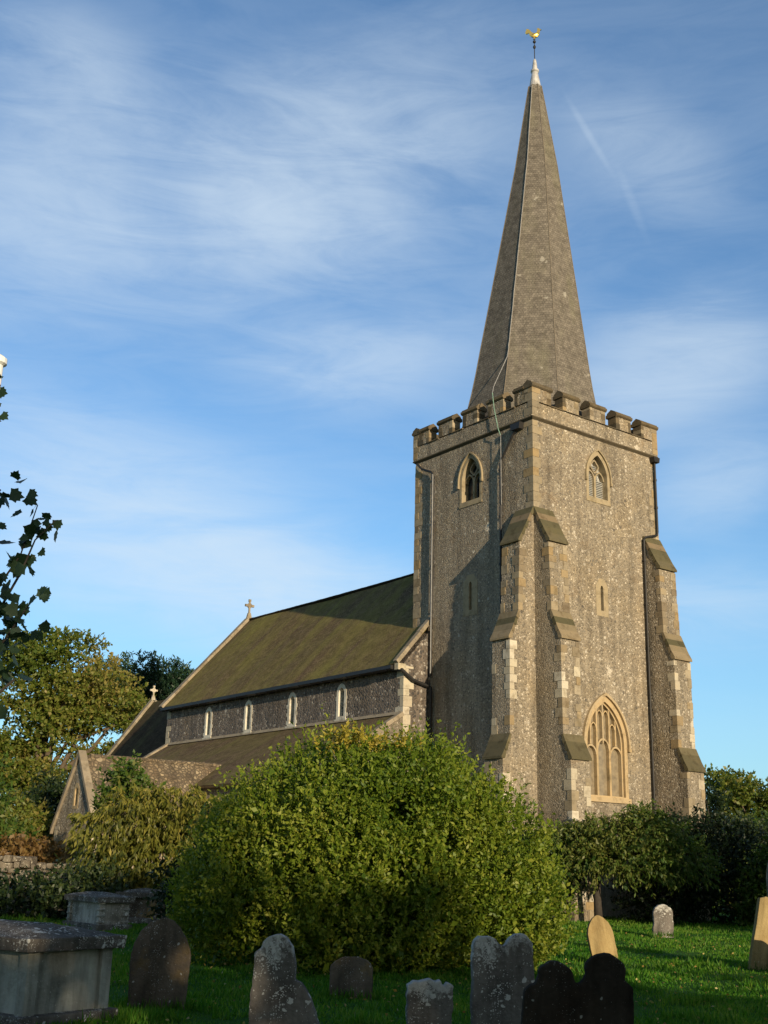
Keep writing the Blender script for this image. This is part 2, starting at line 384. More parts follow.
def tree(name, label, cat, base, trunk_h, r, lobes, nsh, k, length, leaf, mat, seed, group=None, bark='bark', upb=.3, out=.6, splay=.9, droop=0,
         aspect=.5, rmin=.6, lump=.2, fill=0, tscale=.6, tadd=0, limb_every=1, leafname='crown'):
    rng = np.random.default_rng(seed)
    root = empty(name, base); tag(root, label, cat, group)
    b = np.array(base, float)
    lb = [(l[0]-b[0], l[1]-b[1], l[2]-b[2], *l[3:6]) for l in lobes]
    mb = MB(); limbs(mb, (0, 0, -.05), trunk_h, r, [l[:3] for l in lb[::limb_every]], rng)
    mb.build('trunk', MT[bark], root, smooth=True)
    P, N, I = shell(lb, nsh, rng, rmin, 1.05, lump, zmin=.02)
    lob_t = rng.uniform(-.18, .18, len(lb))
    a = shoots(P, N, k, length, leaf, rng, upb, out, splay, droop, aspect, clump(P, rng, tscale)*.6+.2+lob_t[I]+tadd)
    if fill:
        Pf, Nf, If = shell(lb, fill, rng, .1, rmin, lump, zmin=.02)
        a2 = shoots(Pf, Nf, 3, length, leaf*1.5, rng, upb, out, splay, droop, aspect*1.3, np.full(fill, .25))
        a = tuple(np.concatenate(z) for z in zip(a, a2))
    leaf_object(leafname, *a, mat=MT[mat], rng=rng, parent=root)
    return root

# ---------------------------------------------------------------- ground
def ground():
    me = MB()
    N = 60
    xs = [-900, -300, -120]+[-60+i*2.4 for i in range(51)]+[120, 300, 900]
    ys = [-400, -120, -40]+[-6+i*2.0 for i in range(56)]+[140, 300, 900, 1800]
    def h(x, y):
        if -60 < x < 60 and 2 < y < 60: return .035*math.sin(x*.9+.3*y)*math.sin(y*.6+1)+.02*math.sin(x*2.1-y*1.3)-.02
        return -.02
    vs = [(x, y, h(x, y)) for y in ys for x in xs]; w = len(xs)
    me.add(vs, [[j*w+i, j*w+i+1, (j+1)*w+i+1, (j+1)*w+i] for j in range(len(ys)-1) for i in range(w-1)])
    t = NT('lawn_grass', .95, .1); co = t.coord()
    c = t.ramp(t.noise(co, 1.1, 6, .65), [(.3, (.02, .08, .006)), (.55, (.035, .11, .01)), (.75, (.06, .13, .015))])
    c = t.mix(1, c, t.ramp(t.noise(co, 30, 3), [(.3, .6), (.7, 1.3)]), 'MULTIPLY')
    t.color(c); t.bump(t.noise(co, 45, 4), .8, .05)
    o = me.build('lawn', t.m, smooth=True); tag(o, 'green churchyard lawn', None, None, 'structure')
    return h
H = ground()

def grass():
    rng = np.random.default_rng(5)
    n = 330000
    y = 8.0*np.exp(rng.uniform(0, 1, n)*math.log(46/8.0))
    x = rng.uniform(-1, 1, n)*(y*.36+2.5)
    z = .035*np.sin(x*.9+.3*y)*np.sin(y*.6+1)+.02*np.sin(x*2.1-y*1.3)-.035
    P = np.stack([x, y, z], 1)
    D = np.stack([rng.normal(size=n)*.45, rng.normal(size=n)*.45, np.ones(n)], 1)
    cl = clump(P, rng, 1.6)
    L = rng.uniform(.035, .085, n)*(.7+.6*cl); W = .008+.0007*y
    t = .2+.35*cl+.3*clump(P, rng, .5)+rng.normal(size=n)*.22; L = L*(1+1.1*(clump(P, rng, 3.5) > .82))
    m = m_leaf('grass_blades', (.028, .11, .009), (.065, .19, .013), (.18, .27, .04), .45, .5, .2)
    o = leaf_object('grass', P, D, L, W, t, m, rng); tag(o, 'short green grass covering the churchyard', 'grass', None, 'stuff')
grass()
def litter():
    rng = np.random.default_rng(15); n = 2600
    y = 9*np.exp(rng.uniform(0, 1, n)*math.log(38/9)); x = rng.uniform(-1, 1, n)*(y*.36+2)
    P = np.stack([x, y, .02+rng.random(n)*.03], 1); D = np.stack([rng.normal(size=n), rng.normal(size=n), rng.normal(size=n)*.25], 1)
    m = m_leaf('fallen_leaf', (.16, .09, .03), (.3, .2, .05), (.42, .36, .12), .2)
    o = leaf_object('fallen_leaves', P, D, rng.uniform(.03, .065, n), rng.uniform(.025, .045, n), rng.random(n), m, rng); tag(o, 'brown and yellow leaves fallen on the lawn', 'leaves', None, 'stuff')
    # rough tufts left by the mower round the stones
    sp = [(-2.48, 14.5, .4), (-.27, 16.1, .35), (-.72, 10.3, .35), (.5, 11, .3), (1.16, 11, .35), (1.58, 9.8, .5), (4.34, 23.2, .3), (7.71, 32.9, .35), (7.33, 22.7, .5), (8.1, 43.9, .7), (-2.9, 13.2, .6), (-2.5, 13.5, .3)]
    Q = []
    for a, b, w in sp: Q.append(np.stack([a+rng.uniform(-1, 1, 420)*(w+.05), b+rng.normal(size=420)*.1, np.full(420, -.02)], 1))
    P = np.concatenate(Q); n = len(P); D = np.stack([rng.normal(size=n)*.3, rng.normal(size=n)*.3, np.ones(n)], 1)
    o = leaf_object('long_grass', P, D, rng.uniform(.06, .19, n), rng.uniform(.008, .014, n), rng.uniform(.1, .9, n), bpy.data.materials['grass_blades'], rng); tag(o, 'longer uncut grass round the feet of the gravestones', 'grass', None, 'stuff')
litter()

# ================================================================= CHURCH
church = empty('church', ORG, YAW)
tag(church, 'flint church with square west tower, tall shingled spire and long tiled nave', 'church')
W = 7.15
rnd = random.Random(4)
fL = lambda s, z, d: (-d, s, z)       # on the south-side plane x=0, outward -x
fR = lambda s, z, d: (s, -d, z)       # on the west plane y=0, outward -y

def arch(w, h, z0, zs, n=10, c=0):
    """closed outline of a pointed opening: half width w, springing zs, rise h, sill z0"""
    r = (w*w+h*h)/(2*w); pts = [(c-w, z0), (c+w, z0)]
    a1 = math.asin(min(1, h/r))
    for i in range(n+1):
        a = a1*i/n; pts.append((c+w-r+r*math.cos(a), zs+r*math.sin(a)))
    for i in range(n-1, -1, -1):
        a = a1*i/n; pts.append((c-w+r-r*math.cos(a), zs+r*math.sin(a)))
    return pts
def archline(w, h, zs, n=10, c=0, foot=0):
    p = arch(w, h, zs-foot, zs, n, c); return p[1:]+[p[0]]
def offs(pts, c, k):  # polyline scaled copy for rings
    return pts

def quoins(mb, x, y, dx, dy, z0, z1, hb=.31, la=.46, lb=.27, pr=.012, skip=.1, mat=1, th=.14):
    old = mb.mat; mb.mat = mat; z = z0; i = rnd.randint(0, 1)
    while z < z1-.1:
        h = min(hb*rnd.uniform(.8, 1.25), z1-z)
        a, b = (la, lb) if i % 2 else (lb, la); i += 1
        a *= rnd.uniform(.75, 1.15); b *= rnd.uniform(.75, 1.15)
        if rnd.random() > skip:
            p = pr*rnd.uniform(.6, 1.4)
            mb.box(*[tuple(f(*q) for q in zip((x-dx*p, y-dy*p, z+.006), (x+dx*a, y+dy*b, z+h-.006))) for f in (min, max)])
        z += h
    mb.mat = old

# ---- tower
tw = MB(); tw.box((0, 0, -.2), (W, W, 18.34))
tower = tw.build('tower', [MT['flint'], MT['quoin'], MT['dark_inside']], church)
cm = MB()
BW = dict(w=.56, h=.98, z0=15.75, zs=16.62)      # belfry opening
GW = dict(w=1.02, h=1.62, z0=4.22, zs=6.12)      # west window
cm.prism(arch(n=10, c=3.57, **BW), .4, -.55, fL); cm.prism(arch(n=10, c=3.6, **BW), .4, -.5, fR)
cm.prism(arch(n=12, c=3.6, **GW), .4, -.4, fR)
SL = dict(w=.1, h=.14, z0=11.25, zs=12.3)
cm.prism(arch(n=3, c=3.57, **SL), .4, -.4, fL)
cm.prism(arch(n=3, c=3.63, w=.1, h=.12, z0=11.2, zs=12.1), .4, -.4, fR)
cut(tower, cm)

# quoins of the tower itself (one stone dressing part)
q = MB(); q.mat = 0
quoins(q, 0, 0, 1, 1, 14.6, 18.2, mat=0, skip=.05, hb=.36); quoins(q, W, 0, -1, 1, 0, 18.2, mat=0, skip=.1); quoins(q, 0, W, 1, -1, 8, 18.2, mat=0, skip=.05, hb=.34)
absorb(tower, q, MT['quoin'])

# string course and parapet
pb = MB()
ov = .08
def band(mb, o0, z0, o1, z1, W=W):
    a = [(-o0, -o0), (W+o0, -o0), (W+o0, W+o0), (-o0, W+o0)]; b = [(-o1, -o1), (W+o1, -o1), (W+o1, W+o1), (-o1, W+o1)]
    mb.add([(x, y, z0) for x, y in a]+[(x, y, z1) for x, y in b], [(0, 1, 5, 4), (1, 2, 6, 5), (2, 3, 7, 6), (3, 0, 4, 7), (3, 2, 1, 0), (4, 5, 6, 7)])
pb.mat = 1; band(pb, .003, 18.22, .1, 18.3); band(pb, .102, 18.3, .102, 18.345)
pb.mat = 0
th = .42
gaps = [(.95, 1.6), (2.5, 3.15), (4.05, 4.7), (5.6, 6.25)]
z0, z1, z2 = 18.35, 18.93, 19.6
def side(fn):   # fn(s, t, z): s along, t inward from outer face
    pb.mat = 0; pb.box((-ov, -ov, z0), (W+ov, th-ov, z1), fn)
for k in range(4):
    c_, s_ = [(1, 0), (0, 1), (-1, 0), (0, -1)][k]
    def fn(s, t, z, k=k):
        x, y = s, t
        if k == 1: x, y = W-t, s
        if k == 2: x, y = W-s, W-t
        if k == 3: x, y = t, W-s
        return (x, y, z)
    g = gaps if k in (0, 2) else gaps
    # breast wall between corners, butted so that no faces coincide
    e = 0 if k in (0, 2) else .003
    a0, a1 = (-ov, W+ov) if k in (0, 2) else (th-ov, W+ov-th)
    pb.mat = 0; pb.box((a0, -ov+e, z0), (a1, th-ov, z1), fn)
    edges = [-ov]+[v for ab in g for v in ab]+[W+ov]
    for i in range(0, len(edges), 2):
        s0, s1 = edges[i], edges[i+1]
        corner0, corner1 = i == 0, i == len(edges)-2
        if k in (1, 3):
            if corner0: s0 = th-ov+.001
            if corner1: s1 = W+ov-th-.001
            if s1-s0 < .1: continue
        pb.mat = 0; pb.box((s0, -ov+e, z1+.06), (s1, th-ov, z2), fn)
        # jamb stones
        for js, d in ((s0, 1), (s1, -1)):
            zz = z1+.07
            while zz < z2-.1:
                pb.mat = 1 if rnd.random() < .6 else 2
                hh = rnd.uniform(.16, .26); ln = rnd.uniform(.12, .26)
                a, b = sorted((js-d*.006, js+d*ln))
                pb.box((a, -ov+e-.006, zz), (b, th-ov+.006, min(zz+hh-.01, z2)), fn); zz += hh
        # weathered cap: slab, sloping top, roll
        pb.mat = 1
        c0, c1 = s0-.05, s1+.05
        if k in (1, 3):
            if corner0: c0 = s0
            if corner1: c1 = s1
        prof = [(-ov-.03, z2-.07), (-ov-.08, z2-.02), (-ov-.08, z2+.06), (-ov-.01, z2+.09), (-ov-.01, z2+.14), (th/2-ov, z2+.26), (th-ov+.01, z2+.14), (th-ov+.01, z2+.09), (th-ov+.08, z2+.06), (th-ov+.08, z2-.07)]
        jz = rnd.uniform(-.012, .012)
        pb.prism(prof, c0, c1, lambda a, b, t, fn=fn, jz=jz, e=e: fn(t, a+e, b+jz))
    # embrasure sills
    for s0, s1 in g:
        pb.mat = 1; pb.prism([(-ov-.05, z1), (-ov-.05, z1+.04), (th/2-ov, z1+.09), (th-ov+.05, z1+.04), (th-ov+.05, z1)], s0-.02, s1+.02, lambda a, b, t, fn=fn: fn(t, a, b+.002))
quoins(pb, -ov, -ov, 1, 1, 18.4, 19.6, mat=2, la=.4, lb=.3, hb=.3); quoins(pb, W+ov, -ov, -1, 1, 18.4, 19.6, mat=2, la=.4, lb=.3); quoins(pb, -ov, W+ov, 1, -1, 18.4, 19.6, mat=2, la=.4, lb=.3)
pb.build('parapet', [MT['flint'], MT['cap'], MT['quoin']], tower)

# ---- buttresses: stepped profile (projection b, height z), thickness t
PROF = [(-.15, -.1), (1.66, -.1), (1.64, 5.3), (1.3, 6.1), (1.27, 9.55), (.84, 10.55), (.74, 13.25), (0.02, 14.65), (-.15, 14.65)]
def buttress(fn, t0, t1, quo=True, name='buttress'):
    mb = MB(); mb.mat = 0
    mb.prism(PROF, t0, t1, lambda b, z, t: fn(t, z, b))
    # dressed slopes: courses of stone over each set-off
    mb.mat = 1
    for (b0, za), (b1, zb), nn in (((1.66, 5.3), (1.3, 6.1), 3), ((1.29, 9.55), (.84, 10.55), 4), ((.77, 13.25), (0.02, 14.65), 5)):
        for i in range(nn):
            f0, f1 = i/nn, (i+1)/nn
            p = lambda f: (b0+(b1-b0)*f, za+(zb-za)*f)
            (bA, zA), (bB, zB) = p(f0), p(f1)
            o = .07 if i == 0 else .035
            mb.prism([(bA+o, zA-.05), (bA+o, zA+.03), (bB+.03, zB+.045), (bB-.05, zB), (bA-.1, zA-.03)], t0-.04, t1+.04, lambda b, z, t, fn=fn: fn(t, z, b))
    # quoins on the two outer corners, stage by stage
    for b, za, zb in ((1.645, 0, 5.2), (1.28, 6.1, 9.45), (.8, 10.6, 13.15)):
        for tt, d in ((t0, 1), (t1, -1)):
            z = za; i = rnd.randint(0, 1)
            while z < zb-.1:
                h = min(rnd.uniform(.24, .38), zb-z); A, B = (.34, .2) if i % 2 else (.2, .34); i += 1
                bb = b if za else b
                if za == 10.6: bb = .84-.1*(z-10.55)/2.7
                if za == 6.1: bb = 1.3-.03*(z-6.1)/3.4
                if za == 0: bb = 1.66-.02*(z)/5.3
                if rnd.random() > .3:
                    mb.mat = 2 if za > 10 else (3 if rnd.random() < (.75 if za > 5 and z > 7.2 else .3) else 2)
                    pr = .012*rnd.uniform(.7, 1.5); a, c = sorted((tt-d*pr, tt+d*A*rnd.uniform(.8, 1.1)))
                    mb.prism([(bb+pr, z+.006), (bb+pr, z+h-.006), (bb-B, z+h-.006), (bb-B, z+.006)], a, c, lambda b_, z_, t_, fn=fn: fn(t_, z_, b_))
                z += h
    return mb.build(name, [MT['flint'], MT['weathering'], MT['quoin'], MT['quoin_pale']], tower)
buttress(lambda t, z, b: (-b, t, z), .0, .92)
buttress(lambda t, z, b: (t, -b, z), .0, .92)
buttress(lambda t, z, b: (t, -b, z), W-.97, W+.0)

# ---- windows of the tower
def hood(mb, w, h, zs, c, fn, proj=.1, wd=.1, foot=.12, n=12):
    o = archline(w+wd, h+wd*1.25, zs, n, c, foot); i = archline(w, h, zs, n, c, foot)
    mb.ring(o, i, .0, proj, fn, closed=False)
    for s in (-1, 1):  # label stops
        x = c+s*(w+wd/2); mb.prism([(x-wd*.8, zs-foot-.1), (x+wd*.8, zs-foot-.1), (x+wd*.8, zs-foot+.02), (x-wd*.8, zs-foot+.02)], 0, proj+.02, fn)
def scaled(P, wd, c, zs, z0):
    return P
def gothic_frame(mb, w, h, z0, zs, c, fn, wd=.14, d0=-.3, d1=.012, n=12):
    o = arch(w+wd, h+wd*1.3, z0-wd*.9, zs, n, c); i = arch(w-.02, h-.025, z0+.02, zs, n, c)
    mb.ring(o, i, d0, d1, fn)
def light_head(mb, c, w, zs, h, fn, d0, d1, wd=.05, n=6):
    mb.ring(archline(w+wd, h+wd*1.2, zs, n, c), archline(w, h, zs, n, c), d0, d1, fn, closed=False)
def bar(mb, x0, x1, z0, z1, d0, d1, fn):
    mb.prism([(x0, z0), (x1, z0), (x1, z1), (x0, z1)], d0, d1, fn)
def inarch(x, w, h, zs):   # height of arch outline at offset x
    r = (w*w+h*h)/(2*w); x = abs(x); return zs+math.sqrt(max(0, r*r-(x+r-w)**2))

def belfry(fn, c, glassmat, louvres, name='belfry_window'):
    w, h, z0, zs = BW['w'], BW['h'], BW['z0'], BW['zs']
    mb = MB(); gothic_frame(mb, w, h, z0, zs, c, fn, wd=.12, d0=-.34)
    hood(mb, w+.13, h+.165, zs, c, fn, .08, .05)
    d0, d1 = -.3, -.16
    bar(mb, c-.05, c+.05, z0+.01, zs+.12, d0, d1, fn)
    for s in (-1, 1): light_head(mb, c+s*.27, .21, zs-.02, .3, fn, d0+.001, d1-.001, .06)
    # quatrefoil eye above
    eye = [(c+.17*math.cos(a)*(1+.12*math.cos(4*a)), zs+.52+.2*math.sin(a)*(1+.12*math.cos(4*a))) for a in [2*PI*i/20 for i in range(20)]]
    eyo = [(c+(x-c)*1.35, zs+.52+(z-zs-.52)*1.32) for x, z in eye]
    mb.ring(eyo, eye, d0+.002, d1-.002, fn)
    bar(mb, c-w-.13, c+w+.13, z0-.2, z0-.1, -.2, .03, fn)
    o = mb.build(name, MT['lime_old'], tower, bevel=0)
    g = MB(); g.prism(arch(w+.03, h+.03, z0-.02, zs, 10, c), d0-.05, d0-.06, fn)
    if louvres:
        for i in range(22):
            zz = z0+.03+i*.075
            if zz > zs+.6: break
            hw = w if zz < zs else w*.55
            g.prism([(d0-.045, zz+.03), (d0+.05, zz-.05), (d0+.06, zz-.035), (d0-.035, zz+.045)], c-hw, c+hw, lambda a, b, t, fn=fn: fn(t, b, a))
    g.build('louvre' if louvres else 'glazing', glassmat, tower)
belfry(fL, 3.57, MT['glass_dark'], False)
belfry(fR, 3.6, MT['louvre'], True)

def slit(fn, c, z0, zs, w=.1, h=.13, fw=.24):
    mb = MB(); o = [(c-fw-.1, z0-.2), (c+fw+.1, z0-.2), (c+fw+.1, zs+.1), (c+fw*.55, zs+h+.26), (c-fw*.55, zs+h+.26), (c-fw-.1, zs+.1)]
    i = [(c-w+.02, z0+.02), (c+w-.02, z0+.02), (c+w-.02, zs), (c+w*.4, zs+h-.03), (c-w*.4, zs+h-.03), (c-w+.02, zs)]
    mb.ring(o, i, -.22, .012, fn); mb.build('slit_window', MT['lime_old'], tower)
    g = MB(); g.prism(arch(w+.02, h, z0, zs, 3, c), -.24, -.25, fn); g.build('slit_opening', MT['dark_inside'], tower)
slit(fL, 3.57, 11.25, 12.3, fw=.32); slit(fR, 3.63, 11.2, 12.1)

# west window: three lights with perpendicular tracery
def west_window():
    w, h, z0, zs, c = GW['w'], GW['h'], GW['z0'], GW['zs'], 3.6
    mb = MB(); fn = fR
    gothic_frame(mb, w, h, z0, zs, c, fn, wd=.15, d0=-.3, n=14)
    gothic_frame(mb, w-.06, h-.07, z0+.03, zs, c, fn, wd=.05, d0=-.31, d1=-.1, n=14)
    hood(mb, w+.16, h+.2, zs, c, fn, .11, .09, foot=.1, n=14)
    bar(mb, c-w-.1, c+w+.2, z0-.2, z0-.02, -.2, .09, fn)
    d0, d1 = -.26, -.12; lw = .31
    mx = [c-.34, c+.34]
    for i, x in enumerate(mx): bar(mb, x-.05, x+.05, z0+.01, zs+.25+.0, d0, d1, fn)
    heads = [(c-.68, zs-.38), (c, zs-.12), (c+.68, zs-.38)]
    for x, z in heads: light_head(mb, x, .27, z, .3, fn, d0+.001, d1-.001, .06, 7)
    # upper tracery: vertical bars from light heads up to the arch
    for dx in (-.68, -.34, 0, .34, .68):
        zb = zs+.16 if abs(dx) < .1 else (zs+.1 if abs(dx) > .5 else zs+.2)
        zt = inarch(dx, w, h, zs)-.03
        if zt > zb: bar(mb, c+dx-.035, c+dx+.035, zb-.1, zt, d0+.002, d1-.002, fn)
    for dx, zz in ((-.17, zs+1.1), (.17, zs+1.1), (-.51, zs+.62), (.51, zs+.62)):
        light_head(mb, c+dx, .12, zz-.02, .17, fn, d0+.003, d1-.003, .04, 5)
    mb.build('west_window', MT['lime'], tower)
    g = MB(); g.prism(arch(w+.03, h+.03, z0-.03, zs, 12, c), d0-.01, d0-.02, fn); g.build('glazing', MT['glass'], tower)
west_window()

# ---- downpipes
def rp(pts, fn, d=.12): return [fn(s, z, d) for s, z in pts]
mb = MB(); mb.tube(rp([(.72, 18.05), (.95, 17.85), (1.6, 17.0), (1.68, 16.8), (1.68, 15.0), (1.68, 8), (1.68, .1)], fL), .05, 8)
mb.prism([(.5, 17.95), (.95, 17.95), (1.0, 18.2), (.45, 18.2)], .01, .25, fL)
for z in (16.5, 14.6, 12.7, 10.8, 9, 7, 5): mb.tube([fL(1.68, z, .12), fL(1.68, z+.09, .12)], .075, 8)
mb.build('downpipe', MT['iron'], tower)
mb = MB(); mb.tube(rp([(6.9, 18.15), (6.6, 17.85), (5.95, 17.55), (5.83, 17.4), (5.83, 13), (5.83, 8.9)], fL), .05, 8)
for z in (17.2, 15.3, 13.4, 11.5, 9.6): mb.tube([fL(5.83, z, .12), fL(5.83, z+.09, .12)], .07, 8)
mb.build('downpipe', MT['iron'], tower)
mb = MB(); mb.tube(rp([(6.98, 18.2), (6.98, 17.9), (6.98, 15.0), (6.93, 14.85), (6.2, 14.62), (6.1, 14.5), (6.08, 8), (6.08, .1)], fR, .11), .048, 8)
mb.prism([(6.82, 18.0), (7.12, 18.0), (7.16, 18.22), (6.78, 18.22)], .02, .26, fR)
for z in (17.2, 16, 13.6, 11.8, 10, 8.2, 6.4, 4.6): mb.tube([fR(6.98 if z > 15 else 6.09, z, .11), fR(6.98 if z > 15 else 6.09, z+.09, .11)], .065, 8)
mb.build('downpipe', MT['iron'], tower)
# light coloured conductor strip by the near pipe; the far strip imitates a pipe highlight
mb = MB(); mb.tube(rp([(1.62, 18.0), (1.6, 15.1)], fL, .16), .012, 5)
mb.tube(rp([(5.78, 17.4), (5.78, 9.0)], fL, .18), .014, 5)
mb.build('conductor_and_glint', MT['pipe_light'], tower)

# ---- spire: octagon, slightly sprocketed foot, leaning a little
prof = [(18.4, 3.2), (18.9, 3.0), (19.5, 2.86), (20.2, 2.7), (21.0, 2.55), (21.9, 2.41), (23.0, 2.26), (27.6, 1.62), (32.4, .955), (36.98, .3)]
def lean(z):
    k = max(-.12, min(.3, (z-22.3)*.03)); return (W/2+k*math.cos(YAW), W/2-k*math.sin(YAW))
sp = MB(); V = []; UV = []
dist = 0; rows = []
for i, (z, a) in enumerate(prof):
    cxx, cyy = lean(z); Rr = a/math.cos(PI/8)
    rows.append([(cxx+Rr*math.cos(PI/8+k*PI/4), cyy+Rr*math.sin(PI/8+k*PI/4), z) for k in range(8)])
sp.add([v for r in rows for v in r], [[i*8+k, i*8+(k+1) % 8, (i+1)*8+(k+1) % 8, (i+1)*8+k] for i in range(len(rows)-1) for k in range(8)]+[list(range(7, -1, -1)), [(len(rows)-1)*8+k for k in range(8)]])
def auto_uv(o, slope_axis=True):
    """planar UV in metres: u along the face's horizontal, v up its slope"""
    me = o.data; uvl = me.uv_layers.new(name='UVMap')
    for p in me.polygons:
        n = p.normal; h = Vector((0, 0, 1)).cross(n)
        h = h.normalized() if h.length > .05 else Vector((1, 0, 0)); vv = n.cross(h)
        for li in p.loop_indices:
            co = me.vertices[me.loops[li].vertex_index].co; uvl.data[li].uv = (co.dot(h), co.dot(vv))
spire = sp.build('spire', MT['shingle'], church); auto_uv(spire)
# hips of the spire
hp = MB()
for k in range(8):
    pts = [rows[i][k] for i in range(len(rows))]
    hp.tube(pts, .022, 5)
hp.build('arris_roll', m_simple('worn_wood_roll', (.16, .135, .105), .9, 0, .2), spire)
cxx, cyy = lean(37)
ld = MB(); ld.lathe([(.325, 36.9), (.285, 37.0), (.16, 37.75), (.15, 37.8), (.2, 37.86), (.2, 37.94), (.13, 37.98), (.115, 38.2), (.075, 38.52), (.02, 38.6)], (cxx, cyy, 0), 16)
ld.build('lead_cap', MT['lead'], spire)
vn = MB(); vn.lathe([(.022, 38.5), (.02, 39.3), (.018, 39.75)], (cxx, cyy, 0), 8); vn.lathe([(.0, 39.18), (.05, 39.2), (.075, 39.27), (.05, 39.34), (.0, 39.36)], (cxx, cyy, 0), 12)
vn.lathe([(.0, 39.5), (.06, 39.52), (.08, 39.57), (.06, 39.62), (.0, 39.64)], (cxx, cyy, 0), 12)
vn.build('vane_rod', MT['iron'], spire)
# weathercock: profile facing the view, head to the right, thickened body
ck = [(-.06, 39.72), (-.03, 39.8), (-.14, 39.86), (-.22, 39.95), (-.26, 40.06), (-.3, 40.02), (-.38, 40.0), (-.43, 40.06), (-.42, 40.14), (-.37, 40.2), (-.4, 40.26), (-.33, 40.27), (-.27, 40.26), (-.2, 40.2),
      (-.15, 40.12), (-.06, 40.06), (.04, 40.05), (.1, 40.1), (.14, 40.2), (.15, 40.27), (.13, 40.33), (.17, 40.32), (.18, 40.37), (.21, 40.33), (.24, 40.35), (.25, 40.3), (.29, 40.29), (.35, 40.26), (.29, 40.24), (.27, 40.17),
      (.26, 40.08), (.24, 39.98), (.18, 39.88), (.1, 39.82), (.03, 39.8), (.05, 39.72)]
ca, sa = math.cos(-YAW), math.sin(-YAW)
cfn = lambda a, b, t: (cxx+a*ca-t*sa*1, cyy+a*sa+t*ca, b)
cb = MB(); cb.prism(ck, -.03, .03, cfn)
n_, m_ = 12, 8
bv = []
for i in range(n_):
    for j in range(m_):
        th_ = PI*(i+.5)/n_; ph = 2*PI*j/m_
        a = .21*math.cos(th_); rr = .1*math.sin(th_); bv.append(cfn(.05+a, 39.95+rr*math.sin(ph)+a*.25, rr*math.cos(ph)*.9))
cb.add(bv, [[i*m_+j, i*m_+(j+1) % m_, (i+1)*m_+(j+1) % m_, (i+1)*m_+j] for i in range(n_-1) for j in range(m_)])
cb.build('weathercock', MT['gold'], spire)
# lightning conductor down the left arris and over the parapet
pts = []
for z, a in [(36.9, .31), (32.4, .955), (27.6, 1.62), (23, 2.26), (22.1, 2.4)]:
    x, y = lean(z); Rr = a/math.cos(PI/8)+.03; pts.append((x+Rr*math.cos(PI+PI/8), y+Rr*math.sin(PI+PI/8), z))
wob = []
for a, b in zip(pts[:-1], pts[1:]):
    for i in range(6):
        f = i/6; wob.append(tuple(a[j]+(b[j]-a[j])*f+rnd.uniform(-.007, .007) for j in range(3)))
wob.append(pts[-1])
lc = MB(); lc.tube(wob+[(.05, 2.25, 20.3), (-.2, 2.05, 19.9)], .015, 6); lc.build('lightning_conductor', MT['pipe_light'], spire)
lc = MB(); lc.tube([(-.2, 2.05, 19.9), (-.2, 1.95, 19.2), (-.22, 1.7, 18.25), (-.14, 1.66, 18.0)], .018, 6); lc.build('copper_strip', MT['copper'], spire)

# ---- nave
U0, U1, V0, V1, ZE, ZR = -1.35, 7.75, 6.0, 26.05, 9.3, 14.63; RU = 3.2
SLP = (ZR-9.36)/(RU-(-1.45))
nv = MB(); nv.prism([(U0, -.1), (U1, -.1), (U1, ZE), (RU, ZE+(RU-U0)*SLP-.1), (U0, ZE)], V0, V1, lambda a, b, t: (a, t, b))
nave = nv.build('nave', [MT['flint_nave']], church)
CW = [21.58, 17.79, 14.0, 10.2]
fN = lambda s, z, d: (U0-d, s, z)
cm = MB()
for c in CW: cm.prism(arch(.22, .26, 7.52, 8.5, 5, c), .3, -.3, fN)
cut(nave, cm)
for c in CW:
    mb = MB(); gothic_frame(mb, .22, .26, 7.52, 8.5, c, fN, wd=.13, d0=-.24, d1=.02, n=6)
    bar(mb, c-.42, c+.42, 7.3, 7.42, -.1, .07, fN)
    for s in (-1, 1):
        for k in range(6):
            if k % 2 == 0: bar(mb, *sorted((c+s*.33, c+s*(.36+.1*rnd.random()))), 7.5+k*.18, 7.66+k*.18, -.1, .012, fN)
    o = mb.build('clerestory_window', MT['white_stone'], nave)
    g = MB(); g.prism(arch(.24, .27, 7.5, 8.5, 5, c), -.2, -.21, fN); g.build('glazing', MT['glass_pale'], nave)
mb = MB(); quoins(mb, U0, V0, 1, 1, 0, 9.2, mat=0, skip=.1, hb=.34); quoins(mb, U0, V1, 1, -1, 7, 9.2, mat=0, skip=.1); absorb(nave, mb, MT['quoin_pale'])
def slab_roof(x0, z0_, x1, z1_, v0, v1, th=.12):
    mb = MB(); L = math.hypot(x1-x0, z1_-z0_); nx, nz = -(z1_-z0_)/L*th, (x1-x0)/L*th
    if nz < 0: nx, nz = -nx, -nz
    mb.prism([(x0, z0_), (x1, z1_), (x1, z1_+nz*1.0), (x0+nx, z0_+nz)], v0, v1, lambda a, b, t: (a, t, b)); return mb
# roof slopes, ridge tiles
def sag(mb, n=40):
    return mb
rf = slab_roof(-1.62, 9.36-.17*SLP-.02, RU, ZR-.12, V0+.15, V1-.1, .13)
rf.v += []; o = rf.build('nave_roof', MT['tile'], nave); 
bm = bmesh.new(); bm.from_mesh(o.data)
bmesh.ops.bisect_plane  # (subdivide for a gently uneven old roof)
es = [e for e in bm.edges if abs(e.verts[0].co.y-e.verts[1].co.y) > 5]; bmesh.ops.subdivide_edges(bm, edges=es, cuts=24, use_grid_fill=True)
es = [e for e in bm.edges if abs(e.verts[0].co.x-e.verts[1].co.x) > 3]; bmesh.ops.subdivide_edges(bm, edges=es, cuts=9, use_grid_fill=True)
for v in bm.verts: v.co.z += .035*math.sin(v.co.y*.55+v.co.x*.4)+.02*math.sin(v.co.y*1.5+v.co.x)-.05*math.sin((v.co.y-6)/20*PI)
bm.to_mesh(o.data); bm.free(); auto_uv(o)
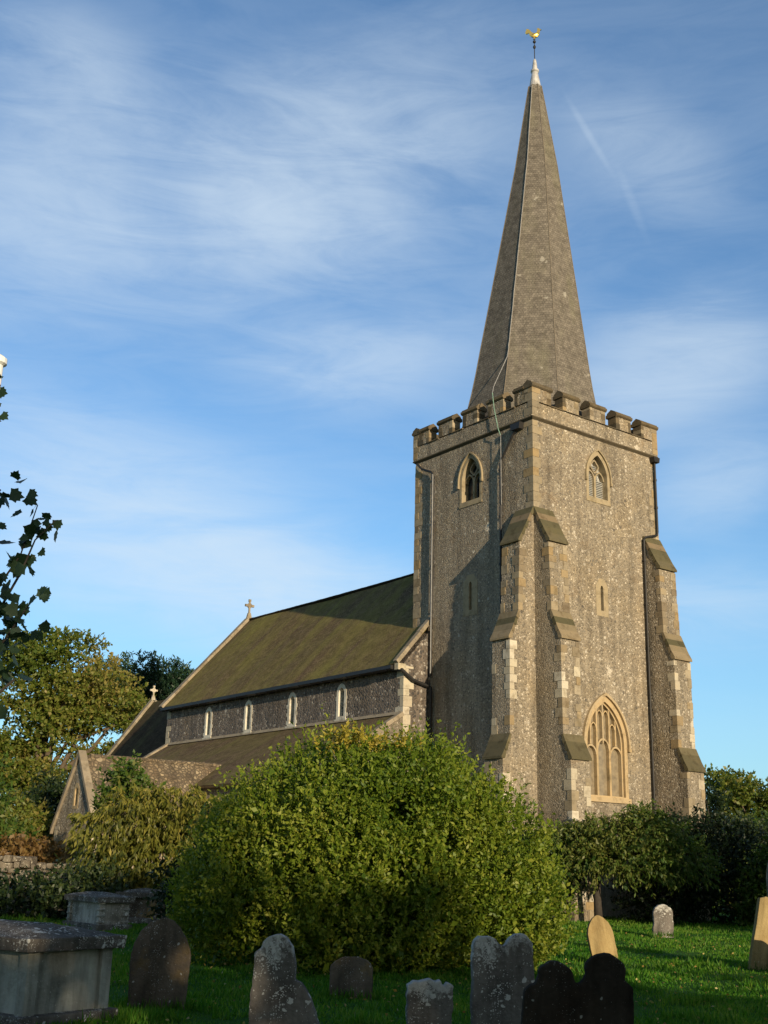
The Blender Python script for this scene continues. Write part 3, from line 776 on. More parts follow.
rf = slab_roof(8.02, 9.36-.17*SLP-.02, RU, ZR-.12, V0+.15, V1-.1, .13); o = rf.build('nave_roof', MT['tile'], nave); auto_uv(o)
mb = MB()
for i in range(44):
    v = V0+.2+i*.45
    mb.tube([(RU, v, ZR-.03-.05*math.sin((v-6)/20*PI)+rnd.uniform(-.01, .01)), (RU, v+.43, ZR-.03-.05*math.sin((v-6)/20*PI))], .1, 8)
mb.build('ridge_tile', MT['tile_dark'], nave)
# gable copings
def coping(v0, v1, x0, z0_, x1, z1_, par, mat='cope', th=.16, n=9, raise_=.08):
    mb = MB(); L = math.hypot(x1-x0, z1_-z0_); dx, dz = (x1-x0)/L, (z1_-z0_)/L; nx, nz = (-dz, dx) if dx > 0 else (dz, -dx)
    for i in range(n):
        a, b = L*i/n+.004, L*(i+1)/n-.004
        P = lambda s, h: (x0+dx*s+nx*h, z0_+dz*s+nz*h)
        j = rnd.uniform(-.006, .006)
        mb.prism([P(a, raise_+j-th), P(b, raise_+j-th), P(b, raise_+j), P(a, raise_+j)], v0, v1, lambda q, r, t: (q, t, r))
    return mb.build('coping', MT[mat], par)
coping(V0-.08, V0+.16, -1.72, 9.28, 0.05, 9.28+1.77*SLP, nave, raise_=.1, n=6)
coping(V0-.08, V0+.16, 8.12, 9.28, 6.35, 9.28+1.77*SLP, nave, raise_=.1, n=6)
coping(V1-.24, V1+.12, -1.72, 9.14, RU, ZR-.06, nave, raise_=.2, n=14)
coping(V1-.24, V1+.12, 8.12, 9.14, RU, ZR-.06, nave, raise_=.2, n=14)
# kneeler at the west end
mb = MB(); mb.box((-1.7, V0-.09, 9.0), (-1.3, V0+.17, 9.26)); mb.build('kneeler', MT['quoin_pale'], nave, bevel=.02)
# gutter and brackets along the eaves, pipe across the gable
mb = MB(); mb.prism([(-1.82, 9.2), (-1.82, 9.06), (-1.64, 9.02), (-1.4, 9.06), (-1.36, 9.2)], V0+.25, V1-.05, lambda a, b, t: (a, t, b))
mb.tube([(-1.6, V0+.4, 9.06), (-1.55, V0-.12, 9.0), (-1.0, V0-.14, 8.65), (-.3, V0-.14, 8.5), (-.12, 5.83, 8.45), (-.12, 5.83, 4), (-.12, 5.83, .1)], .07, 8)
for i in range(22): mb.box((-1.8, V0+.6+i*.9, 9.02), (-1.355, V0+.64+i*.9, 9.05))
mb.build('gutter', MT['iron'], nave)
# ridge cross
def cross(par, x, y, z, h, s=1, mat='cope'):
    mb = MB(); w = .055*s
    mb.prism([(-.2*s, 0), (.2*s, 0), (.09*s, .42*s), (-.09*s, .42*s)], y-.09*s, y+.09*s, lambda a, b, t: (x+a, t, z+b))
    mb.box((x-w, y-w, z+.4*s), (x+w, y+w, z+h))
    zc = z+h*.72
    mb.box((x-.27*s, y-w*.95, zc-w), (x+.27*s, y+w*.95, zc+w))
    for dx, dz in ((-.27*s, 0), (.27*s, 0), (0, h*.28)): mb.box((x+dx-w*1.5, y-w*1.2, zc+dz-w*1.5), (x+dx+w*1.5, y+w*1.2, zc+dz+w*1.5))
    rr = .15*s; mb.ring([(x+(rr+.03)*math.cos(a), zc+(rr+.03)*math.sin(a)) for a in [2*PI*i/16 for i in range(16)]], [(x+(rr-.03)*math.cos(a), zc+(rr-.03)*math.sin(a)) for a in [2*PI*i/16 for i in range(16)]], y-.03, y+.03, lambda a, b, t: (a, t, b))
    return mb.build('gable_cross', MT[mat], par)
cross(nave, RU, V1-.05, ZR+.05, 1.05, .8)

# ---- aisle (lean-to)
AS = .62; AX = -5.6; AZ = 7.33+AS*(AX+1.35)
ai = MB(); ai.prism([(AX+.15, -.1), (U0+.02, -.1), (U0+.02, 7.2), (AX+.15, AZ-.05)], V0+.01, V1-.25, lambda a, b, t: (a, t, b))
aisle = ai.build('aisle', MT['flint'], church)
rf = slab_roof(AX-.15, 7.33+AS*(AX-.15+1.35)-.14, U0+.0, 7.33-.14, V0+.15, V1-.35, .13); o = rf.build('aisle_roof', MT['tile_brown'], aisle); auto_uv(o)
mb = MB(); mb.prism([(U0-.09, 7.33), (U0-.002, 7.42), (U0-.002, 7.3), (U0-.12, 7.28)], V0+.1, V1-.3, lambda a, b, t: (a, t, b)); mb.build('flashing', MT['cope'], aisle)
coping(V0-.06, V0+.2, AX-.2, 7.33+AS*(AX-.2+1.35)-.02, U0-.02, 7.33-.0, aisle, raise_=.06, n=9)
coping(V1-.45, V1-.12, AX-.2, 7.33+AS*(AX-.2+1.35)-.02, U0-.02, 7.33-.0, aisle, raise_=.06, n=9)
mb = MB(); quoins(mb, AX+.15, V0+.01, 1, 1, 0, AZ-.3, mat=0); absorb(aisle, mb, MT['quoin_pale'])

# ---- chancel
CH = 37.25; CZ, CE = 11.05, 6.6; cw = 3.25
ch = MB(); ch.box((RU-cw, V1+.0, -.1), (RU+cw, CH, CE)); ch.prism([(RU-cw, CE), (RU+cw, CE), (RU, CZ-.1)], CH-.4, CH, lambda a, b, t: (a, t, b))
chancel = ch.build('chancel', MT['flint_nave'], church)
CS = (CZ-CE)/cw
for s in (-1, 1):
    rf = slab_roof(RU+s*(cw+.2), CE-.2*CS-.05, RU, CZ-.1, V1-.2, CH-.1, .13); o = rf.build('chancel_roof', MT['tile_dark'], chancel); auto_uv(o)
    coping(CH-.24, CH+.12, RU+s*(cw+.3), CE-.3*CS, RU, CZ, chancel, raise_=.18, n=10)
cross(chancel, RU, CH-.05, CZ+.1, .85, .7, 'quoin_pale')

# ---- south porch
PC, PG, PZ, pw = 15.1, -10.6, 5.5, 1.85; PE = 2.85
po = MB(); po.prism([(PC-pw, -.1), (PC+pw, -.1), (PC+pw, PE), (PC, PZ-.12), (PC-pw, PE)], PG, AX+.1, lambda a, b, t: (t, a, b))
porch = po.build('porch', MT['flint'], church)
cm = MB(); fP = lambda s, z, d: (PG-d, s, z)
cm.prism(arch(.16, .2, 3.55, 4.1, 4, PC+.02), .3, -.3, fP); cm.prism(arch(.85, .9, -.3, 1.4, 8, PC), .3, -.6, fP); cut(porch, cm)
mb = MB(); gothic_frame(mb, .16, .2, 3.55, 4.1, PC+.02, fP, wd=.12, d0=-.2, n=5); mb.build('gable_window', MT['lime'], porch)
g = MB(); g.prism(arch(.18, .2, 3.5, 4.1, 5, PC+.02), -.2, -.21, fP); g.build('glazing', MT['glass_dark'], porch)
mb = MB(); mb.ring(archline(1.05, 1.15, 1.4, 8, PC, 1.4), archline(.82, .87, 1.4, 8, PC, 1.4), -.3, .03, fP, closed=False); mb.build('door_arch', MT['lime'], porch)
PS = (PZ-PE)/pw
for s in (-1, 1):
    mb = MB(); y0, y1 = PC+s*(pw+.25), PC; za, zb = PE-.25*PS, PZ
    mb.prism([(y0, za-.06), (y1, zb-.06), (y1, zb+.06), (y0, za+.06)], PG+.2, -4.0, lambda a, b, t: (t, a, b)); o = mb.build('porch_roof', MT['slate'], porch); auto_uv(o)
    mb = MB(); L = math.hypot(y1-y0, zb-za); n = 7
    for i in range(n):
        a, b = i/n+.002, (i+1)/n-.002
        P = lambda f, h: (y0+(y1-y0)*f, za+(zb-za)*f+h)
        mb.prism([P(a, .0), P(b, .0), P(b, .24), P(a, .24)], PG-.1, PG+.22, lambda q, r, t: (t, q, r))
    mb.build('coping', MT['cope'], porch)
mb = MB()
for i in range(14): mb.tube([(PG+.4+i*.48, PC, PZ+.04), (PG+.86+i*.48, PC, PZ+.04+rnd.uniform(-.01, .01))], .09, 6)
mb.build('ridge_tile', MT['slate'], porch)
mb = MB(); mb.box((PG-.35, PC-pw-.02, -.1), (PG+.1, PC-pw+.5, 2.2)); mb.prism([(PC-pw-.02, 2.2), (PC-pw+.5, 2.2), (PC-pw+.5, 2.5)], PG-.35, PG+.1, lambda a, b, t: (t, a, b)); mb.build('porch_buttress', MT['quoin_pale'], porch)
mb = MB(); quoins(mb, PG, PC+pw, 1, -1, 0, 2.8, mat=0); quoins(mb, PG, PC-pw, 1, 1, 0, 2.8, mat=0); absorb(porch, mb, MT['quoin_pale'])

# ================================================================= GRAVESTONES
def stone(label, loc, w, h, th, outline, mat, rz=0, lean_side=0, lean_back=0, seed=1, bev=.015, jag=.006, name='headstone', group='old headstones in the churchyard', cat='headstone'):
    """outline: function f(a) list of (x in -.5..5, z in 0..1) from bottom left over the top to bottom right"""
    r = random.Random(seed); pts = [(x*w+r.uniform(-jag, jag), z*h+r.uniform(-jag, jag)) for x, z in outline]
    q = []
    for (xa, za), (xb, zb) in zip(pts[:-1], pts[1:]):
        k = max(1, int(math.hypot(xb-xa, zb-za)/.035))
        for i in range(k): q.append((xa+(xb-xa)*i/k+r.uniform(-1, 1)*jag*.6, za+(zb-za)*i/k+r.uniform(-1, 1)*jag*.6))
    pts = [(pts[0][0], -.25)]+q+[pts[-1], (pts[-1][0], -.25)]
    mb = MB(); mb.prism(pts, -th/2, th/2, lambda a, b, t: (a, t, b))
    o = mb.build(name, MT[mat], None, bevel=bev)
    o.location = (loc[0], loc[1], 0); o.rotation_euler = (lean_back, lean_side, rz)
    tag(o, label, cat, group); return o
def arc(cx, cz, rx, rz, a0, a1, n=12): return [(cx+rx*math.cos(R_(a0+(a1-a0)*i/n)), cz+rz*math.sin(R_(a0+(a1-a0)*i/n))) for i in range(n+1)]
def edge(x0, z0, x1, z1, n=5): return [(x0+(x1-x0)*i/n, z0+(z1-z0)*i/n) for i in range(n)]
O_round = edge(-.5, 0, -.5, .66, 5)+arc(0, .66, .5, .34, 180, 0, 18)+edge(.5, .66, .5, 0, 5)[1:]+[(.5, 0)]
O_gothic = edge(-.46, 0, -.5, .58, 5)+[(-.5, .58), (-.47, .7), (-.38, .83), (-.24, .93), (-.08, .99), (.02, 1.0), (.14, .97), (.28, .89), (.4, .77), (.48, .64)]+edge(.5, .55, .47, 0, 5)+[(.47, 0)]
O_point = edge(-.5, 0, -.5, .62, 5)+[(-.5, .62), (-.45, .73), (-.36, .83), (-.22, .93), (-.08, .985), (0, 1), (.1, .98), (.24, .92), (.38, .82), (.46, .72), (.5, .6)]+edge(.5, .6, .5, 0, 5)[1:]+[(.5, 0)]
O_should = edge(-.5, 0, -.5, .82, 5)+[(-.5, .84), (-.42, .86), (-.4, .88)]+arc(0, .84, .34, .16, 165, 15, 10)+[(.4, .88), (.42, .86), (.5, .84)]+edge(.5, .82, .5, 0, 5)[1:]+[(.5, 0)]
O_double = edge(-.5, 0, -.5, .9, 6)+arc(-.26, .89, .22, .09, 175, 20, 8)+[(-.03, .91), (.02, .885), (.07, .92)]+arc(.28, .9, .2, .1, 165, 10, 8)+edge(.5, .88, .5, 0, 6)[1:]+[(.5, 0)]
O_dark = edge(-.5, 0, -.48, .66, 5)+[(-.47, .7), (-.42, .74), (-.38, .75), (-.34, .82)]+arc(-.2, .8, .17, .12, 160, 5, 8)+[(-.01, .76), (.03, .78), (.08, .84)]+arc(.25, .86, .19, .14, 170, 15, 8)+[(.42, .82), (.45, .8), (.5, .76)]+edge(.5, .7, .48, 0, 5)[1:]+[(.48, 0)]
O_broken = edge(-.5, 0, -.5, .84, 6)+[(-.49, .86), (-.45, .89), (-.4, .89), (-.38, .92)]+arc(-.19, .92, .19, .08, 160, 20, 7)+[(.03, .92), (.07, .87), (.08, .8), (.09, .68), (.16, .665), (.2, .65), (.28, .58), (.36, .48), (.44, .36), (.5, .22), (.54, .1), (.55, 0)]
O_jag = edge(-.5, 0, -.5, .9, 6)+[(-.48, .93), (-.4, .92), (-.38, .97), (-.25, .985), (-.1, .97), (.0, 1.0), (.12, .985), (.22, .99), (.28, .95), (.32, .93), (.36, .96), (.46, .96), (.5, .93)]+edge(.5, .9, .5, 0, 6)[1:]+[(.5, 0)]

stone('brown pointed-arch headstone with orange lichen standing just right of the big stone tomb', (-2.48, 14.5), .7, .99, .1, O_gothic, 'st_brown', R_(6), R_(2), R_(-4), 1)
stone('small low round-topped brown headstone on the grass before the big green shrub', (-.27, 16.1), .56, .5, .1, O_round, 'st_brown', R_(-10), R_(-1), R_(-5), 2)
stone('tall grey headstone spotted with white lichen, its right side broken away in a slope', (-.69, 10.3), .6, 1.07, .12, O_broken, 'st_grey', R_(-5), R_(0), R_(-2), 3, .02, .008)
stone('short grey headstone with a rough broken flat top between taller stones', (.5, 11.0), .4, .7, .13, O_jag, 'st_grey', R_(5), 0, R_(1), 4, .018, .012)
stone('grey lichen-spotted headstone with two rounded humps at its top', (1.16, 11.0), .56, 1.09, .12, O_double, 'st_grey', R_(6), R_(-1), R_(-1), 5, .02, .008)
stone('wide black weathered headstone with twin shouldered humps, darkest stone in the churchyard', (1.575, 9.8), .87, 1.03, .13, O_dark, 'st_dark', R_(-3), R_(2), R_(0), 6, .02, .006)
stone('narrow sunlit yellow sandstone headstone with pointed top leaning left on the lawn', (4.34, 23.2), .5, .84, .1, O_point, 'st_yellow', R_(10), R_(-8), R_(-8), 7, .012, .003)
stone('small pale grey headstone with worn lumpy top far out on the lawn near dark yews', (7.71, 32.9), .54, .8, .12, O_round, 'st_grey', R_(4), R_(2), R_(-2), 8, .02, .012)
stone('sunlit yellow shouldered headstone leaning hard to the right at the lawn edge', (7.3, 22.7), .92, 1.36, .12, O_should, 'st_yellow', R_(8), R_(15), R_(-4), 9, .012, .003)
stone('low dark round headstone half hiding the leaning yellow stone', (7.42, 21.6), .66, .7, .1, O_round, 'st_dark', R_(4), R_(6), 0, 10)
stone('broad pale slab headstone behind the thin trunk below the tower', (8.1, 43.9), 1.35, 1.32, .14, O_should, 'st_pale', R_(3), 0, 0, 11)
stone('tall blue-grey pillar headstone in the shade by the dark yews', (12.65, 38.0), .8, 2.45, .4, O_point, 'st_blue', R_(8), 0, 0, 12)

def chest_tomb(label, A, B, Cc, h, slabm, bodym, seed, moulded=False):
    """A, B, Cc: ground corners (near-left, near-right, far-right) of the top slab"""
    A, B, Cc = [Vector((*p, 0)) for p in (A, B, Cc)]
    ex = (B-A); ey = (Cc-B); w, d = ex.length, ey.length; ang = math.atan2(ex.y, ex.x)
    sgn = 1
    root = empty('chest_tomb', A, ang); tag(root, label, 'tomb', 'chest tombs')
    r = random.Random(seed)
    t = .13
    sl = MB()
    n = 10
    def zt(x, y): return h+min(.11, .2*min(x, w-x, (y), (d-y)))+.05
    g = [(x*w/n, y*d/n) for y in range(n+1) for x in range(n+1)]
    top = [(x+r.uniform(-.006, .006), y+r.uniform(-.006, .006), zt(x, y)-.05+r.uniform(-.005, .005)) for x, y in g]
    sl.add(top, [[j*(n+1)+i, j*(n+1)+i+1, (j+1)*(n+1)+i+1, (j+1)*(n+1)+i] for j in range(n) for i in range(n)])
    rim = [i for i in range(n+1)]+[j*(n+1)+n for j in range(1, n+1)]+[n*(n+1)+i for i in range(n-1, -1, -1)]+[j*(n+1) for j in range(n-1, 0, -1)]
    low = [(min(max(top[i][0], .012), w-.012), min(max(top[i][1], .012), d-.012), h-t) for i in rim]; k = len(sl.v); sl.v += low
    for i in range(len(rim)):
        j = (i+1) % len(rim); sl.f.append([rim[i], rim[j], k+j, k+i]); sl.m.append(0)
    sl.f.append([k+i for i in range(len(rim))][::-1]); sl.m.append(0)
    sl.build('top_slab', MT[slabm], root, bevel=.012)
    b = MB(); e = .1
    b.box((e+.055, e+.055, -.1), (w-e-.055, d-e-.055, h-t-.001)); b.build('body', MT[bodym], root)
    for x in (e, w-e-.14):
        for y in (e, d-e-.14):
            p = MB(); p.box((x, y, .1), (x+.14, y+.14, h-t-.002))
            if moulded:
                for i in range(4): p.lathe([(.05, .0), (.11, .04), (.11, .07), (.05, .1)], (x+.07, y+.07, .12+i*.14), 10)
            p.build('corner_pilaster', MT[bodym], root, bevel=.01)
    pl = MB(); pl.box((.02, .02, -.15), (w-.02, d-.02, .12)); pl.build('plinth', MT[slabm], root, bevel=.02)
    return root
chest_tomb('large chest tomb with lichened slab and pale panelled sides, biggest and closest tomb', (-3.42, 12.35), (-2.65, 13.4), (-4.35, 14.7), .85, 'slab', 'st_blue', 1)
chest_tomb('smaller chest tomb with moulded corner under the yellowing shrub', (-7.75, 30.7), (-6.5, 29.0), (-5.75, 29.6), .74, 'slab', 'st_pale', 2, True)
chest_tomb('plain chest tomb half hidden behind the tomb with the moulded corner', (-6.95, 33.0), (-5.75, 32.75), (-5.5, 33.9), .76, 'slab', 'st_brown', 3)
chest_tomb('reddish chest tomb in the shade beyond the big shrub, by the thin trunk', (6.7, 44.6), (7.8, 44.9), (7.3, 46.6), 1.1, 'st_pale', 'st_red', 4)

# rubble wall at the left, by the porch
rw = MB(); r = random.Random(9)
for row in range(10):
    x = -14.5
    while x < -8.9:
        w_ = r.uniform(.14, .34); hgt = .165
        if not (row == 9 and r.random() < .5):
            mbz = row*hgt-.05
            zj = r.uniform(-.04, .04)
            rw.box((x, 35.8+r.uniform(-.09, .06), mbz+zj), (x+w_-.02, 36.35, mbz+hgt+zj+r.uniform(-.04, .02)+(r.uniform(-.03, .1) if row >= 8 else 0)), lambda a, b, c: (a+r.uniform(-.035, .035), b+r.uniform(-.03, .03), c+r.uniform(-.035, .035)))
        x += w_
o = rw.build('rubble_wall', MT['rubble'], None, bevel=.05, smooth=False); tag(o, 'low rough rubble stone wall beside the porch, its top in sun', 'wall')

# white pole at the left margin
mb = MB(); mb.tube([(0, 0, -.1), (0, 0, 3), (0, 0, 6.0)], [.1, .085, .07], 14); pole = empty('pole', (-3.64, 10, 0)); mb.build('shaft', MT['white_paint'], pole, smooth=False)
mb = MB(); mb.lathe([(.07, 5.99), (.1, 6.01), (.1, 6.06), (.06, 6.09), (.0, 6.1)], (0, 0, 0), 16); mb.build('pole_cap', MT['white_paint'], pole)
tag(pole, 'slim white pole with flat cap rising above dark leafy twigs', 'pole')

# ================================================================= VEGETATION
# the big rounded evergreen shrub in front of the church
def big_shrub():
    rng = np.random.default_rng(11)
    root = empty('shrub', (.0, 21.2, 0)); tag(root, 'huge rounded glossy green shrub filling the middle before the church', 'shrub')
    lb = [(-.05, 0, 1.5, 2.75, 2.5, 2.05), (-.5, -.2, 2.3, 1.9, 1.7, 1.42), (.55, .1, 2.2, 1.6, 1.7, 1.35), (-2.0, -.1, 1.2, 1.35, 1.6, 1.45), (1.9, .1, .95, 1.3, 1.5, 1.3), (-1.5, -.7, 1.7, 1.2, 1.2, 1.2), (1.35, -.8, 1.4, 1.2, 1.3, 1.2), (0, -1.4, 1.1, 1.7, 1.4, 1.35), (2.35, -.2, .85, .95, 1.2, .95), (-2.5, .3, .8, 1.0, 1.2, 1.1)]
    for _ in range(46):
        d = unit(rng.normal(size=(1, 3)))[0]; d[1] = -abs(d[1])*.9 if rng.random() < .75 else d[1]; d[2] = abs(d[2])
        p_ = np.array([0, 0, 1.2])+d*np.array([2.7, 2.35, 2.02]); s_ = rng.uniform(.34, .56); lb.append((p_[0], p_[1], max(.45, p_[2]), s_*1.1, s_*1.1, s_))
    mb = MB(); limbs(mb, (0, 0, -.05), .5, .16, [l[:3] for l in lb[:10]], rng); mb.build('trunk', MT['bark_dark'], root, smooth=True)
    P, N, I = shell(lb, 9000, rng, .8, 1.0, .1, zmin=.03)
    gp = clump(P, rng, 2.4); keep = (gp > .2) | (rng.random(len(P)) < .35); P, N = P[keep], N[keep]
    tn = clump(P, rng, 1.2)*.45+clump(P, rng, 3.5)*.3+.12
    # a spray of pure yellow shoots near the top
    a = shoots(P, N, 13, .34, .072, rng, .95, .55, .75, 0, .5, tn, .24)
    Q = rng.choice(len(P), 1000, replace=False); a3 = shoots(P[Q], N[Q], 16, .6, .085, rng, 1.3, .45, .7, 0, .5, tn[Q]+.12, .2)
    a = tuple(np.concatenate(z) for z in zip(a, a3))
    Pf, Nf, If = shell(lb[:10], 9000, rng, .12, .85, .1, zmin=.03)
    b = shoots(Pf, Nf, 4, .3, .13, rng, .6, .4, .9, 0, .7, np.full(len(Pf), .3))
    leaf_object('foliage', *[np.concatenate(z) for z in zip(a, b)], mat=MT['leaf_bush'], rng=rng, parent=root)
    d = np.stack([rng.normal(-.45, .3, 45), -1.15+rng.normal(size=45)*.2, 3.56+rng.normal(size=45)*.08], 1)
    d = np.concatenate([d, np.stack([rng.normal(.2, .2, 25), -1.1+rng.normal(size=25)*.2, 3.52+rng.normal(size=25)*.08], 1)])
    c = shoots(d, np.tile([0, -1., .3], (70, 1)), 12, .26, .08, rng, .9, .5, .8, 0, .5, np.full(70, .7), .2)
    leaf_object('yellow_shoots', *c, mat=m_leaf('golden_leaves', (.16, .15, .02), (.3, .25, .03), (.42, .33, .05), .3), rng=rng, parent=root)
big_shrub()

# left: weeping yellow-green shrub in front of the porch
tree('weeping_shrub', 'yellow-green shrub with drooping sprays in front of the porch', 'shrub', (-6.4, 36, 0), .6, .1,
     [(-7.9, 36, 2.3, 1.0, 1.0, .75), (-7.0, 35.8, 2.75, 1.1, 1.0, .8), (-6.0, 36, 2.9, 1.1, 1.1, .8), (-5.1, 36, 2.7, 1.0, 1.1, .8), (-7.4, 35.5, 1.4, 1.1, .9, .9), (-6.2, 35.4, 1.6, 1.2, .9, 1.1), (-4.9, 35.4, 1.5, 1.1, .9, 1.2), (-5.2, 34.9, .8, 1.2, .8, .9)],
     1700, 12, .5, .2, 'leaf_yellow', 21, bark='bark_dark', upb=.25, out=.7, splay=.55, droop=1.1, aspect=.28, rmin=.65, fill=700)
# sapling above it
tree('sapling', 'thin young tree poking up above the weeping shrub before the porch roof', 'tree', (-7.9, 37.5, 0), 2.6, .05,
     [(-7.9, 37.5, 3.7, .55, .5, .6), (-8.4, 37.5, 3.3, .45, .4, .4), (-7.3, 37.5, 3.4, .5, .4, .4), (-7.8, 37.5, 4.2, .35, .3, .35), (-7.0, 37.6, 3.1, .4, .4, .35)],
     260, 10, .35, .17, 'leaf_green', 22, bark='bark', upb=.4, rmin=.3, aspect=.5)
# dark low yew mass at lower left
tree('yew_bush', 'dark low spreading bush in deep shade behind the tombs', 'bush', (-7.8, 33.5, 0), .3, .08,
     [(-9.6, 33.5, .35, 1.5, 1.0, .65), (-8.0, 33.8, .5, 1.3, 1.0, .8), (-11.4, 33.5, .35, 1.4, 1.0, .6)], 900, 8, .4, .14, 'leaf_dark', 23, bark='bark_dark', rmin=.6, fill=300, tadd=-.25)
tree('holly_bush', 'dark green bush between the big shrub and the chest tombs', 'bush', (-3.4, 26.0, 0), .3, .08,
     [(-3.5, 26, .8, 1.0, 1.1, .9), (-3.0, 25.6, 1.1, 1.0, 1.1, 1.1)], 1300, 9, .35, .12, 'leaf_dark', 24, bark='bark_dark', rmin=.6, fill=500, tadd=-.3)
# undergrowth beyond the wall
k = 0
for (x, y, z, rx, rz, mat, lab) in [(-15.0, 46, 2.2, 2.0, 2.0, 'leaf_green', 'bright green bush beyond the rubble wall under the maple'), (-12.9, 45, 1.3, 1.4, 1.3, 'leaf_rust', 'rusty brown bush just over the rubble wall'),
                             (-15.6, 51, 3.3, 1.8, 1.8, 'leaf_autumn', 'olive bush between the maple trunk and the porch gable'), (-17.6, 50, 4.2, 2.2, 2.4, 'leaf_green', 'tall green bush at the foot of the maple'),
                             (-14.2, 55, 3.9, 1.9, 2.6, 'leaf_dark', 'dark tall bush behind the porch gable'), (-19, 60, 2.6, 3.4, 3.2, 'leaf_dark', 'dark wide bush below the maple trunk')]:
    rg = random.Random(k); k += 1
    tree('bush', lab, 'bush', (x, y, 0), max(.3, z*.3), .08, [(x+rg.uniform(-.6, .6)*rx*.7, y+rg.uniform(-.5, .5)*rx, z*rg.uniform(.55, 1.1), rx*rg.uniform(.5, .8), rx*.6, rz*rg.uniform(.4, .65)) for _ in range(6)],
         800, 9, .5, .2, mat, 30+k, group='undergrowth beyond the rubble wall', rmin=.5, fill=250)
# big maple
def maple():
    rg = random.Random(12); lobes = []
    # crown: broad dome about x -26..-9.5 at y 60, z 5..13
    for i in range(52):
        a = rg.uniform(0, PI); rr = rg.uniform(.35, 1)**.6
        x = -17.8+8.2*rr*math.cos(a); z = 5.9+6.2*rr*math.sin(a)*(1-.12*abs(math.cos(a)))
        y = 60+rg.uniform(-3.6, 3.6)*(1-.4*rr)
        s = rg.uniform(.7, 1.35)
        lobes.append((x, y, z, s*1.35, s*1.2, s*.62))
    lim = lambda z: -15.0 if z > 10.6 else (-13.6 if z > 9.2 else (-12.6 if z > 7.4 else -12.9))
    lobes = [l for l in lobes if l[0] < lim(l[2])]
    lobes += [(-16, 60, 12.1, 1.6, 1.4, .6), (-17.9, 60, 11.9, 1.7, 1.4, .6), (-12.2, 60, 8.6, 1.2, 1.2, .5), (-11.9, 60, 7.7, 1.1, 1.2, .4), (-14.4, 60, 11.0, 1.1, 1.1, .45)]
    for i in range(22): lobes.append((rg.uniform(-22, -12.8), 60+rg.uniform(-2.5, 1.5), rg.uniform(6.0, 9.0), rg.uniform(1.0, 1.6), 1.2, rg.uniform(.4, .75)))
    for i in range(16): lobes.append((rg.uniform(-23, -13.5), 60+rg.uniform(-2.5, 1.5), rg.uniform(3.9, 6.4), rg.uniform(1.0, 1.7), 1.3, rg.uniform(.55, .9)))
    K = 1.45; lobes = [(x*K, 60*K+(y-60)*1.2, (z-1.65)*K+1.65, a*K, b*K, c*K) for x, y, z, a, b, c in lobes]
    tree('maple_tree', 'large spreading tree with thinning green and bronze autumn leaves behind the porch', 'tree', (-17.2*K, 60*K, 0), 5.6, .6, lobes, 8200, 10, .65, .28, 'leaf_autumn', 41, bark='bark', upb=.3, out=.6, rmin=.35, lump=.3, aspect=.62, tscale=.35, limb_every=5)
maple()
def pine():
    rg = random.Random(5); lobes = [(-15.2+rg.uniform(-3.0, 3.0), 76+rg.uniform(-2, 2), 11.2+rg.uniform(-1.8, 1.4), rg.uniform(1.1, 1.9), 1.4, rg.uniform(.5, .8)) for _ in range(18)]
    lobes += [(-17.6, 75, 13.0, 1.6, 1.3, .7), (-15.6, 75, 13.3, 1.7, 1.4, .75), (-13.6, 75, 13.0, 1.6, 1.4, .75), (-12.3, 75, 12.5, 1.3, 1.3, .6), (-14.5, 75, 12.2, 1.8, 1.4, .7), (-12.0, 75, 11.3, 1.3, 1.2, .6)]
    K = 1.45; lobes = [(x*K, 76*K+(y-76), (z-1.65)*K+1.65, a*K, b*K, c*K) for x, y, z, a, b, c in lobes]
    tree('pine_tree', 'dark blue-green pine with flat-topped crown rising behind the chancel', 'tree', (-14.6*K, 76*K, 0), 12.5, .45, lobes, 3400, 9, .65, .4, 'leaf_pine', 43, bark='bark', upb=.8, rmin=.4, lump=.25, aspect=.3)
pine()

# right: drooping tree by the west door, yews, hedge and far trees
tree('drooping_tree', 'small drooping tree on a thin dark trunk before the tower', 'tree', (7.3, 40, 0), 1.9, .12,
     [(6.6, 39.6, 2.5, 1.2, 1.0, .5), (7.8, 39.4, 2.75, 1.3, 1.1, .5), (9.0, 39.4, 2.8, 1.2, 1.0, .5), (5.7, 39.8, 2.1, .9, .9, .45), (8.4, 38.9, 2.0, 1.3, .9, .6), (9.8, 39.4, 2.1, 1.0, .9, .6), (6.9, 39, 2.0, .8, .8, .4), (8.7, 39.6, 3.2, .8, .8, .35), (6.0, 39.2, 1.6, .5, .5, .35)],
     2300, 12, .42, .13, 'leaf_green', 51, bark='bark_dark', upb=.25, out=.8, splay=.7, droop=.7, aspect=.42, rmin=.45, lump=.3, fill=300, tadd=.05)
tree('yew_tree', 'dense black-green yew at the far edge of the lawn beside the tower', 'tree', (10.6, 42, 0), .4, .2,
     [(9.6, 41.6, 1.0, 1.3, 1.2, 1.1), (10.8, 42, 1.5, 1.6, 1.4, 1.6), (12.0, 42, 1.4, 1.5, 1.4, 1.6), (10.3, 42, 2.4, 1.2, 1.2, 1.1), (11.6, 42.4, 2.6, 1.3, 1.2, 1.0), (13.4, 43, 1.6, 1.5, 1.3, 1.7)], 2800, 8, .4, .13, 'leaf_dark', 52, bark='bark_dark', rmin=.6, fill=900, tadd=-.2)
tree('hedge', 'dark clipped hedge running along the foot of the tower', 'hedge', (5.4, 40.6, 0), .3, .06,
     [(3.9+i*.75, 40.7+.25*(i % 2), 1.35, .75, .6, 1.1) for i in range(4)]+[(4.2+i*.8, 40.8, 2.35, .6, .6, .4) for i in range(3)], 1200, 8, .35, .12, 'leaf_dark', 53, bark='bark_dark', rmin=.6, fill=300)
